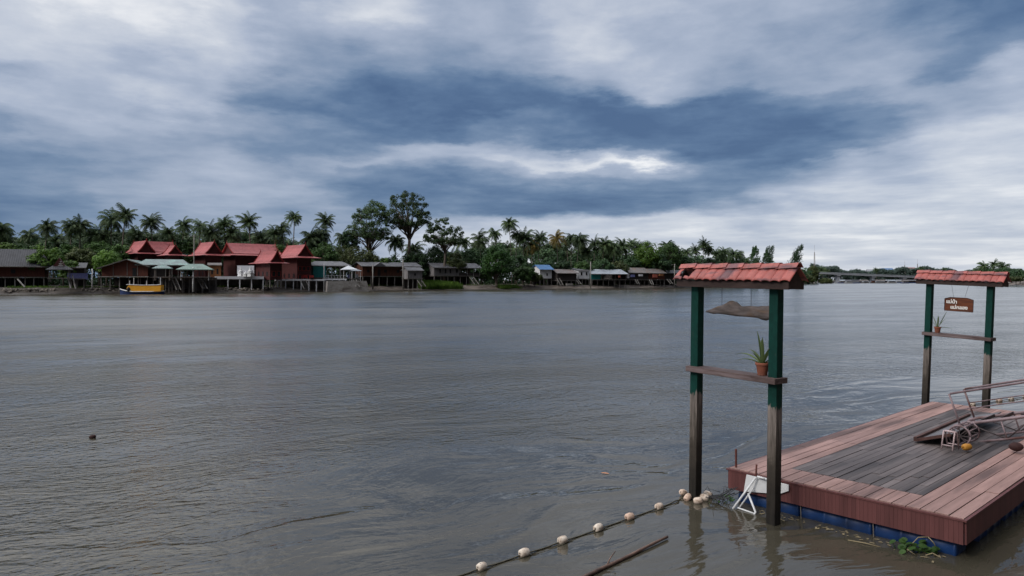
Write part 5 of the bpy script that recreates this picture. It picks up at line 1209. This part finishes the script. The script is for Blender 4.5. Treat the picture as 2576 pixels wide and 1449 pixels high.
# coconut palms: six crowns, each palm its own trunk
def palm_crown(seed, n_=36, yellow=False):
    r_ = random.Random(seed); m_ = MB(); n_ = int(n_*r_.uniform(.72, 1.12)); dr = r_.uniform(.75, 1.45); sk_ = r_.uniform(0, 6.28)
    for i in range(n_):
        a = 2*PI*(i*.382)+r_.uniform(-.2, .2); up_ = 1.42-r_.uniform(1.8, 2.35)*(i/n_)+r_.uniform(-.2, .2)+.18*math.cos(a-sk_); L_ = r_.uniform(3.0, 4.6)*(1+.12*math.cos(a-sk_)); ns = 9
        d_ = Vector((math.cos(a), math.sin(a), 0)); side = Vector((-d_.y, d_.x, 0)); p = Vector((0, 0, 0)); e = up_; pts_ = [p.copy()]
        for k in range(ns):
            p = p+(d_*math.cos(e)+Vector((0, 0, 1))*math.sin(e))*(L_/ns); e -= (.08+.23*k/ns)*dr*(1.0 if up_ > -.2 else .7); pts_.append(p.copy())
        for k in range(ns):
            q0, q1 = pts_[k], pts_[k+1]; dirv = (q1-q0).normalized(); wd = .03
            m_.add([q0-side*wd, q0+side*wd, q1+side*wd*.7, q1-side*wd*.7], [(0, 1, 2, 3)])
            ll = (.35+1.0*math.sin(PI*min(1, (k+.9)/ns)**.75))*.85
            for sg_ in (-1, 1):
                for h_ in (.1, .6):
                    b0 = q0.lerp(q1, h_); tip = b0+(side*sg_*.75+dirv*.65+Vector((0, 0, -.62-.3*r_.random())))*ll*r_.uniform(.8, 1.1); wv = dirv*.16
                    m_.add([b0-wv*.5, tip-wv*.1, tip+wv*.15, b0+wv*.9], [(0, 1, 2, 3)])
    for k in range(7): m_.ball((r_.uniform(-.35, .35), r_.uniform(-.35, .35), -.35+r_.uniform(-.2, .1)), .16, 6, 4)
    return m_
PC = [palm_crown(s).mesh('crown', M['palm_leaf']) for s in range(12)]
PCY = [palm_crown(40+s, 28).mesh('crown', M['palm_yellow']) for s in range(2)]
ZONES = [(118, 'behind the dark charcoal-roofed house'), (310, 'above the bright trees left of the red roofs'), (480, 'behind the leftmost red Thai roofs'), (600, 'between the tall and the widest red roofs'), (700, 'behind the widest red Thai roof'), (880, 'left of the three tall trees'),
         (1100, 'among the three tall trees'), (1225, 'between the tall trees and the riverbank bush'), (1330, 'above the dense riverbank bush'), (1470, 'behind the blue-roofed hut and patched shack'), (1570, 'behind the zinc-roofed house'), (1715, 'behind the rusty roofed shacks'), (1880, 'rising above the nearer gate roof'), (2100, 'beside the feathery leaning trees'), (2600, 'on the right bank')]
def zone(px): return next(z for lim, z in ZONES if px < lim)
ORD = ['first', 'second', 'third', 'fourth', 'fifth', 'sixth', 'seventh', 'eighth', 'ninth', 'tenth', 'eleventh', 'twelfth']
def palm(px, top, Y, label, group, yellow=False, scl=1.0, lean=None):
    r_ = random.Random(int(px*7+top)); zt = zz(top, Y)-3.2*scl; base = 1.8; ln = r_.uniform(-.09, .09) if lean is None else lean; hgt = zt-base
    root = thing('coconut_palm', (ux(px)*Y-ln*hgt, Y, base), 0, label, 'palm', group)
    pts_ = [Vector((ln*hgt*f**1.6, 0, -.5+(hgt+.5)*f)) for f in (0, .25, .5, .75, 1)]
    MB().tube(pts_, [.26, .19, .17, .15, .14], 6).build('trunk', M['palm_bark'], root, True)
    c = link('crown', r_.choice(PCY if yellow else PC), root); c.location = pts_[-1]; c.rotation_euler = (r_.uniform(-.22, .22), r_.uniform(-.22, .22)+ln*.6, r_.uniform(0, 6.28)); c.scale = (scl*r_.uniform(.78, 1.14),)*3
    return root
PALMS = [(0,546),(14,570),(74,562),(120,541),(178,540),(203,537),(246,564),(280,526),(315,511),(344,568),(380,532),(424,558),(463,539),(505,543),(529,556),(563,537),(583,560),(625,531),(659,574),(691,562),(709,548),(741,521),(781,572),(820,530),(806,568),(866,574),
 (997,583),(1041,604),(1163,584),(1207,578),(1245,564),(1281,540),(1301,568),(1319,576),(1339,590,1),(1359,577),(1400,576,1),(1424,587),(1437,578),(1458,582),(1476,611),(1496,592),(1520,594),(1532,603),(1546,601),(1567,599),(1588,594),(1606,600),(1678,600),(1694,611),
 (1726,615),(1750,611),(1771,598),(1782,609),(1802,621),(1819,619),(1845,622),(1859,624),(1873,641)]
cnt = {}; tot = {}
for p in PALMS: tot[zone(p[0])] = tot.get(zone(p[0]), 0)+1
for p in PALMS:
    px, top = p[0], p[1]; yl = len(p) > 2; z = zone(px); i = cnt.get(z, 0); cnt[z] = i+1
    Y = bankY(px)+(30 if px < 900 else 26)+(int(px*13) % 9)
    lb = ORD[i]+(' front yellowed' if yl else ' front')+' coconut palm from the left '+z
    palm(px, top, Y, lb, 'coconut palms on the far bank', yl, 1.1 if px < 1000 else 1.1+.08*(Y/260))
fr = random.Random(12)
def rowtop(px):
    P_ = [(0, 592), (150, 572), (300, 560), (450, 570), (600, 570), (700, 578), (800, 592), (880, 610), (900, 640), (1080, 645), (1140, 610), (1250, 586), (1400, 602), (1550, 612), (1700, 624), (1800, 632), (1900, 648)]
    for (a, ya), (b, yb) in zip(P_, P_[1:]):
        if px <= b: return ya+(yb-ya)*(px-a)/(b-a)
    return 655
for i in range(126):
    px = 4+i*14.9+fr.uniform(-7, 7)
    if 895 < px < 1085 and fr.random() < .75: continue
    Y = bankY(px)+fr.uniform(44, 60); top = rowtop(px)+fr.uniform(0, 26)
    palm(px, top, Y, 'dim back row coconut palm '+zone(px), 'back row palms '+zone(px), False, fr.uniform(1.1, 1.35)*max(1, Y/270))
# broadleaf trees, front to back (px, top, width, setback, leaf, words)
TR = [(20,608,70,24,'bright_leaf','light green tree behind the ridge of the charcoal-roofed house'), (112,616,74,12,'bright_leaf','bright yellow-green tree right of the charcoal roof'), (62,606,80,30,'green_leaf','rounded green tree behind the right end of the charcoal roof'),
 (160,612,70,26,'green_leaf','mid green tree above the small purple pavilion'), (205,620,80,16,'olive_leaf','olive green tree above the low dark shed'), (252,606,80,28,'green_leaf','rounded green tree left of the leftmost red roof, at back'), (268,626,70,12,'bright_leaf','bright low tree above the brown gabled house'), (306,610,56,20,'green_leaf','tree touching the left end of the leftmost red roof'),
 (176,652,50,5,'bright_leaf','low bush just right of the small purple pavilion'), (420,600,60,34,'deep_leaf','dark tree behind the smallest red gable'), (470,604,60,34,'green_leaf','dark green tree between the two leftmost tall red roofs'), (556,606,56,32,'deep_leaf','dark tree between the tall and the widest red roofs'),
 (696,612,56,24,'green_leaf','rounded green tree behind the right end of the widest red roof'), (640,604,90,40,'deep_leaf','dark broad tree behind the ridge of the widest red roof'), (780,600,70,34,'deep_leaf','dark tree behind the rightmost red gable'), (812,612,76,20,'green_leaf','rounded tree right of the rightmost red gable'), (862,616,80,30,'olive_leaf','olive tree between the red gable and the tall trees'), (899,620,96,18,'olive_leaf','broad olive tree behind the white pavilion'),
 (936,640,50,14,'olive_leaf','rounded olive tree left of the long brown house roof'), (962,646,44,12,'bright_leaf','small bright yellow-green tree behind the long house'), (1000,636,56,22,'deep_leaf','dark tree under the tallest tree'), (1049,630,70,20,'deep_leaf','dark rounded tree behind the small annex'), (1097,618,92,22,'deep_leaf','broad dark tree between the long house and the grey house'),
 (1146,634,56,14,'olive_leaf','olive tree behind the grey house roof'), (1180,622,70,26,'deep_leaf','dark tree behind the right half of the grey house'), (1250,618,76,3,'bush_leaf','dense green riverbank bush tree right of the grey house'), (1214,676,56,16,'green_leaf','low bush filling the gap right of the grey house'), (1336,664,56,22,'deep_leaf','dark bush filling the gap left of the blue roof'), (1060,668,44,18,'deep_leaf','low dark bush behind the right end of the small annex'), (1300,640,60,14,'deep_leaf','dark tree behind the riverbank bush'), (1318,668,60,5,'green_leaf','low bush between the riverbank bush and the blue roof'), (1345,682,44,4,'olive_leaf','low olive bush in front of the blue-roofed hut'),
 (1372,646,60,16,'deep_leaf','dark tree behind the blue roof'), (1418,652,48,12,'deep_leaf','rounded dark tree behind the patched shack'), (1466,656,50,14,'green_leaf','rounded tree behind the white cabin'), (1516,652,56,14,'deep_leaf','rounded dark tree behind the zinc roof'), (1556,656,50,12,'olive_leaf','olive tree behind the right end of the zinc roof'), (1590,646,50,20,'deep_leaf','dark tree behind the rusty brown roof'),
 (1626,608,84,18,'bright_leaf','big bright green tree, left of the pair above the shacks'), (1682,610,78,20,'green_leaf','big green tree, right of the pair above the shacks'), (1660,640,60,10,'deep_leaf','dark low tree under the big bright green pair'), (1722,640,50,16,'deep_leaf','dark tree left of the nearer gate roof'), (1790,648,70,24,'deep_leaf','dark tree behind the left half of the nearer gate roof'), (1850,652,60,24,'deep_leaf','dark tree behind the right half of the nearer gate roof')]
for i, (px, top, wpx, setb, leaf, lb) in enumerate(TR):
    Y = bankY(px)+setb
    tree('riverbank_tree' if setb > 8 else 'riverbank_bush', lb, px, top, wpx, Y, leaf, 'tree' if setb > 8 else 'bush', 1.5, 1.25, seed=i, py_low=None if setb > 8 else 712, leafs=.30 if px < 1200 else .36)
# the three tall trees
tree('tall_tree', 'leftmost of the three tall trees, broad leaning crown', 933, 500, 126, 243, 'big_leaf', dens=1.7, py_low=634, leafs=.28, rc=.14, shell=.4)
tree('tall_tree', 'tallest tree on the far bank, airy crown on a straight bare trunk', 1027, 477, 132, 248, 'big_leaf', dens=1.7, py_low=604, leafs=.27, rc=.13, shell=.4)
tree('tall_tree', 'rightmost of the three tall trees, lower with open branching crown', 1116, 544, 112, 246, 'big_leaf', dens=1.4, py_low=638, leafs=.28, rc=.14, shell=.4)
tree('tall_tree', 'slender dark tree at the left foot of the three tall trees', 884, 576, 44, 246, 'deep_leaf', dens=.9, py_low=640, leafs=.3)
# feathery leaning trees
def feather(px, top, base_py, wpx, Y, lean, label):
    r_ = random.Random(int(px)); z0, z1 = 1.6, zz(top, Y); ht = z1-z0; w_ = wpx*Y/F/2; root = thing('casuarina', (ux(px)*Y, Y, z0), 0, label, 'tree', 'feathery trees leaning right')
    m_ = MB(); t = MB(); t.tube([(-lean*ht*.4, 0, -.5), (-lean*ht*.2, 0, ht*.4), (lean*ht*.3, 0, ht*.95)], [.3, .22, .06], 6)
    for k in range(60):
        f = r_.uniform(.06, 1); c = Vector((lean*ht*(f-.65)+r_.uniform(-1, 1)*w_*(1-.75*f)*.9, r_.uniform(-1, 1)*w_*.5, ht*f*.93)); kk = w_*.30*(1.25-.8*f)
        for _ in range(46):
            q = rv(r_)*kk; q.z *= 2.4; q.x += q.z*lean*1.2; pt = c+q; s = .75; dd = Vector((lean*.9+r_.uniform(-.25, .35), r_.uniform(-.3, .3), 1)).normalized()*s; sd = Vector((1, r_.uniform(-.6, .6), 0)).normalized()*.17
            m_.add([pt-sd, pt+dd*.5-sd*1.2, pt+dd, pt+dd*.5+sd*1.2], [(0, 1, 2, 3)])
    m_.build('crown', M['deep_leaf'], root, False, False); t.build('trunk', M['bark'], root, True)
feather(1897, 616, 700, 40, 430, .10, 'wispy feathery tree above the middle of the nearer gate roof')
feather(1930, 618, 700, 50, 440, .24, 'dense feathery tree leaning right above the gate roof')
feather(2002, 614, 700, 50, 520, .28, 'dense feathery tree leaning right beyond the right end of the gate roof')
# understory that reads as one dark mass
und = MB(); ur = random.Random(3)
UT = [(-420, 600), (0, 602), (150, 597), (300, 592), (450, 588), (600, 592), (700, 602), (850, 614), (900, 634), (950, 668), (1060, 668), (1130, 640), (1250, 616), (1400, 616), (1550, 624), (1700, 636), (1800, 645), (1900, 662), (1990, 676), (2050, 682)]
def ut(px):
    for (a, ya), (b, yb) in zip(UT, UT[1:]):
        if px <= b: return ya+(yb-ya)*(px-a)/(b-a)
    return UT[-1][1]
for k in range(3300):
    px = ur.uniform(-420, 2050); Y = bankY(px)+ur.uniform(34, 66); ztop = zz(ut(px), Y)*ur.uniform(.78, 1.02); zc = 1.5+(ztop-1.5)*ur.random()**1.35; c = Vector((ux(px)*Y, Y, zc)); k_ = ur.uniform(1.0, 2.2)*(Y/230)
    for _ in range(26):
        q = rv(ur).normalized(); pt = c+q*k_*ur.uniform(.5, 1.05); leafquad(und, pt, (q+Vector((0, -.2, .5))+rv(ur)*.6).normalized(), .52*(Y/230), ur)
tag(und.build('undergrowth', M['deep_leaf'], None, False, False), 'dark mass of undergrowth between the palm trunks on the far bank', 'undergrowth', None, 'stuff')
# grass on the bank
gr = MB(); g2 = random.Random(8)
def tuft(px, back, n_, h_):
    p = bankpt(px, back); zb_ = .28+.25*max(0, back-1.6)
    zb_ = min(zb_, 1.5)
    for _ in range(n_):
        a = g2.uniform(0, 6.28); c = Vector((p.x+g2.uniform(-.5, .5), p.y+g2.uniform(-.5, .5), zb_)); s_ = Vector((math.cos(a), math.sin(a), 0))*g2.uniform(.05, .10); t_ = Vector((g2.uniform(-.35, .35), g2.uniform(-.35, .2), g2.uniform(.6, 1.1)))*h_
        gr.add([c-s_, c+s_, c+t_+s_*.3, c+t_-s_*.3], [(0, 1, 2, 3)])
for k in range(2000):
    px = g2.triangular(1064, 1175, 1085); b_ = g2.uniform(2.2, 9)*(1-.45*(px-1064)/110); tuft(px, b_, 9, 1.8)
for k in range(500): tuft(g2.triangular(1262, 1318, 1285), g2.uniform(1.6, 4.5), 8, .9)
for k in range(900): px = g2.uniform(0, 1720); tuft(px, g2.uniform(6.5, 11), 5, .5)
tag(gr.build('bank_grass', M['grass'], None, False, False), 'bright green grass on the far bank in front of the grey house', 'grass', None, 'stuff')

# ------------------------------------------------------------------ the bridge, its shore and the distance
M['bridge'] = weathered('pale_bridge_concrete', (.20, .21, .24), (.29, .30, .33), .4, .9, (1, 1, 1), .1)  # bluish distance haze mixed into the concrete colour
BY = 800
br = thing('road_bridge', (0, 0, 0), 0, 'long low pale concrete bridge crossing the river in the distance', 'bridge')
def bz(px): return zz(684.5+ (px-2040)*.041+max(0, px-2300)*.02, BY)
bp_ = list(range(2010, 2561, 25))
for nm_, dz_, th_, yo, mt_ in (('deck', -1.0, 1.4, 0, 'bridge'), ('railing', .45, .28, -4.6, 'bridge'), ('railing', .45, .28, 4.6, 'bridge')):
    m_ = MB()
    for a, b in zip(bp_, bp_[1:]):
        yw = 9 if nm_ == 'deck' else .3
        A_ = Vector((ux(a)*BY, BY+yo, bz(a)+dz_)); B_ = Vector((ux(b)*BY, BY+yo, bz(b)+dz_)); m_.bar(A_, B_, yw, th_)
    m_.build(nm_, M[mt_], br)
for k, px in enumerate((2050, 2107, 2194, 2272, 2350, 2428, 2500)):
    x = ux(px)*BY; m_ = MB(); m_.box((x, BY, bz(px)/2-1.4), (2.4, 6, bz(px)-1.6)); m_.box((x, BY, bz(px)-2.6), (4.2, 8, 1.2)); m_.box((x, BY, .5), (5.5, 8, 1.6)); m_.build('pier', M['bridge'], br)
# moored boats and floating houses below the bridge
fb = random.Random(4)
BO = [(2120, 700, 22, 'zinc_roof', 'pale roofed floating house left of the second bridge pier'), (2150, 701, 26, 'black_roof', 'dark barge between the second and third bridge piers'), (2176, 700, 18, 'rust_roof', 'brown roofed boat just left of the third bridge pier'), (2214, 702, 30, 'rust_roof', 'brown floating house right of the third bridge pier'),
      (2242, 701, 26, 'zinc_roof', 'pale floating house under the middle of the bridge'), (2262, 704, 20, 'far_wall', 'small white boat in front of the fourth bridge pier'), (2290, 701, 30, 'slate_roof', 'grey floating house right of the fourth bridge pier'), (2312, 703, 24, 'black_roof', 'dark boat hull touching the farther gate roof'), (2086, 702, 20, 'green_roof', 'low greenish raft by the left bridge pier'),
      (2134, 703, 18, 'slate_roof', 'small grey boat at the right of the pale floating house'), (2164, 703, 14, 'rust_roof', 'tiny brown boat beside the dark barge'), (2200, 700, 18, 'black_roof', 'dark floating shed behind the third bridge pier'), (2230, 703, 16, 'zinc_roof', 'small pale boat before the brown floating house'), (2277, 702, 20, 'rust_roof', 'brown boat between the fourth pier and the grey floating house'), (2302, 701, 22, 'rust_roof', 'brown floating house left of the dark boat hull'),
      (2365, 703, 30, 'slate_roof', 'grey moored boat seen between the posts of the farther gate'), (2420, 704, 28, 'black_roof', 'dark moored boat right of centre between the farther gate posts')]
for (px, py, w_, rf, lb) in BO:
    Y = fb.uniform(690, 770); L_ = w_/F*Y; z = zz(py, Y)
    o = thing('moored_boat', (ux(px)*Y, Y, 0), R(fb.uniform(-6, 10)), lb, 'boat', 'boats moored below the bridge')
    h_ = MB(); h_.prism([(-L_/2, .2), (-L_*.42, -.2), (L_*.42, -.2), (L_/2, .9), (L_*.44, 1.0), (-L_/2, .8)], 'y', -1.8, 1.8); h_.build('hull', M[fb.choice(['dark_wall', 'boat_blue', 'grey_wall'])], o)
    MB().box((0, 0, 1.6), (L_*.7, 3, 1.8)).build('cabin', M[fb.choice(['dark_wall', 'brown_wall', 'far_wall', 'grey_wall'])], o)
    MB().prism([(-2.1, 2.5), (2.1, 2.5), (0, 3.5)], 'x', -L_*.40, L_*.40).build('roof', M[rf], o)
bt = random.Random(6)
# far treeline
ft = MB()
def farline(px0, px1, Y0, Y1, topf, n_, s_):
    for _ in range(n_):
        px = bt.uniform(px0, px1); t = (px-px0)/(px1-px0); Y = Y0+(Y1-Y0)*t+bt.uniform(0, 60); zt = zz(topf(px), Y); zc = 1.5+(zt-1.5)*bt.random()**.6; c = Vector((ux(px)*Y, Y, zc))
        for _ in range(9): q = rv(bt); leafquad(ft, c+q*s_*1.6, (q+Vector((0, -.3, .4))).normalized(), s_, bt)
farline(2040, 2560, 1010, 1090, lambda px: 676+5*math.sin(px*.021)+3*math.sin(px*.11)-(4 if px < 2110 else 0)+(px-2040)*.010, 3600, 1.5)
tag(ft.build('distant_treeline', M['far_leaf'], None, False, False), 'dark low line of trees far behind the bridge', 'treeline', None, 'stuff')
for i, (px, top, Y, sc_) in enumerate([(2068, 668, 880, 1.9), (2082, 672, 900, 1.7), (2204, 671, 1020, 1.5), (2376, 670, 1030, 1.5), (2318, 667, 1030, 1.5), (2456, 672, 900, 1.6)]):
    palm(px, top, Y, 'tiny distant palm, %s from the left along the treeline behind the bridge' % ORD[i], 'distant palms behind the bridge', False, sc_)
# buildings behind the bridge
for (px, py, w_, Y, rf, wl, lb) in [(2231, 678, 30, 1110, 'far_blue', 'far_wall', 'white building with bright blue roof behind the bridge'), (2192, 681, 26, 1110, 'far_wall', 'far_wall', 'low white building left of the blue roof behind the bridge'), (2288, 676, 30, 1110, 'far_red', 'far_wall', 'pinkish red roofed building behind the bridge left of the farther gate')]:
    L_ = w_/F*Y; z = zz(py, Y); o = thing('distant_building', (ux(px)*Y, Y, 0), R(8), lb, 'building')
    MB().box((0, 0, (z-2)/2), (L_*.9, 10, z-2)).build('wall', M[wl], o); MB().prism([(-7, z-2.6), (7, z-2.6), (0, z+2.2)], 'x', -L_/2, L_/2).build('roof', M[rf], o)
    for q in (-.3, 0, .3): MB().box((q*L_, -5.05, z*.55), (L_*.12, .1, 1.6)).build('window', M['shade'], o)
def mast(px, top, Y, label, w_):
    z1 = zz(top, Y); o = thing('radio_mast', (ux(px)*Y, Y, 0), 0, label, 'mast'); m_ = MB(); n_ = 10; hw = w_
    for sx_, sy_ in ((-1, -1), (1, -1), (1, 1), (-1, 1)): m_.bar((sx_*hw, sy_*hw, 1), (sx_*hw*.25, sy_*hw*.25, z1*.8), .22)
    for k in range(n_):
        a, b = k/n_, (k+1)/n_; za, zb_ = 1+(z1*.8-1)*a, 1+(z1*.8-1)*b; ha, hb = hw*(1-.75*a), hw*(1-.75*b); m_.bar((-ha, -ha, za), (hb, -hb, zb_), .14); m_.bar((ha, -ha, za), (-hb, -hb, zb_), .14)
    m_.build('lattice', M['concrete'], o); MB().tube([(0, 0, z1*.78), (0, 0, z1)], .12, 5).build('antenna', M['concrete'], o)
mast(2049, 616, 1000, 'tall thin radio mast right of the nearer gate roof', 1.3); mast(2276, 656, 1080, 'thin mast behind the bridge, left of the pair near the farther gate', 1.0); mast(2308, 652, 1080, 'thin mast behind the bridge, right of the pair near the farther gate', 1.0)
# right bank beyond the farther gate
for i, (px, top, Y) in enumerate([(2474, 656, 560), (2500, 649, 520), (2524, 655, 500), (2548, 668, 470), (2460, 668, 600)]):
    palm(px, top, Y+20, 'coconut palm, %s listed of those swaying above the farther gate roof' % ORD[i] if False else ['tall palm left of the middle one above the farther gate roof', 'tallest palm on the right bank above the farther gate roof', 'palm on the right bank past the right end of the gate roof', 'short palm near the right edge of the photo', 'short palm left of the others above the farther gate roof'][i], 'palms on the right bank', False, 1.55)
for (px, top, wpx, Y, leaf, lb) in [(2486, 672, 60, 580, 'deep_leaf', 'dark tree on the right bank above the farther gate roof'), (2530, 676, 60, 480, 'deep_leaf', 'dark tree right of the farther gate roof'), (2566, 678, 60, 430, 'deep_leaf', 'dark tree at the right edge of the photo on the right bank'), (2556, 696, 40, 418, 'olive_leaf', 'olive bush at the right edge under the dark tree'), (2446, 682, 50, 640, 'deep_leaf', 'low dark tree left end of the right bank'), (2610, 676, 70, 420, 'deep_leaf', 'dark tree just past the right edge')]:
    if px < 2600: tree('riverbank_tree', lb, px, top, wpx, Y, leaf, 'tree', 1.4, 1.3, leafs=.6)
for (px, top, base, w_, Y, lb) in [(2044, 668, 712, 30, 640, 'grey-green bush at the far bank corner right of the nearer gate'), (2030, 690, 714, 40, 590, 'low riverbank scrub at the corner below the bridge'), (2075, 700, 714, 36, 640, 'low green scrub by the left bridge pier')]:
    tree('riverbank_bush', lb, px, top, w_, Y, 'olive_leaf', 'bush', .8, 1.2, py_low=base, leafs=.55)
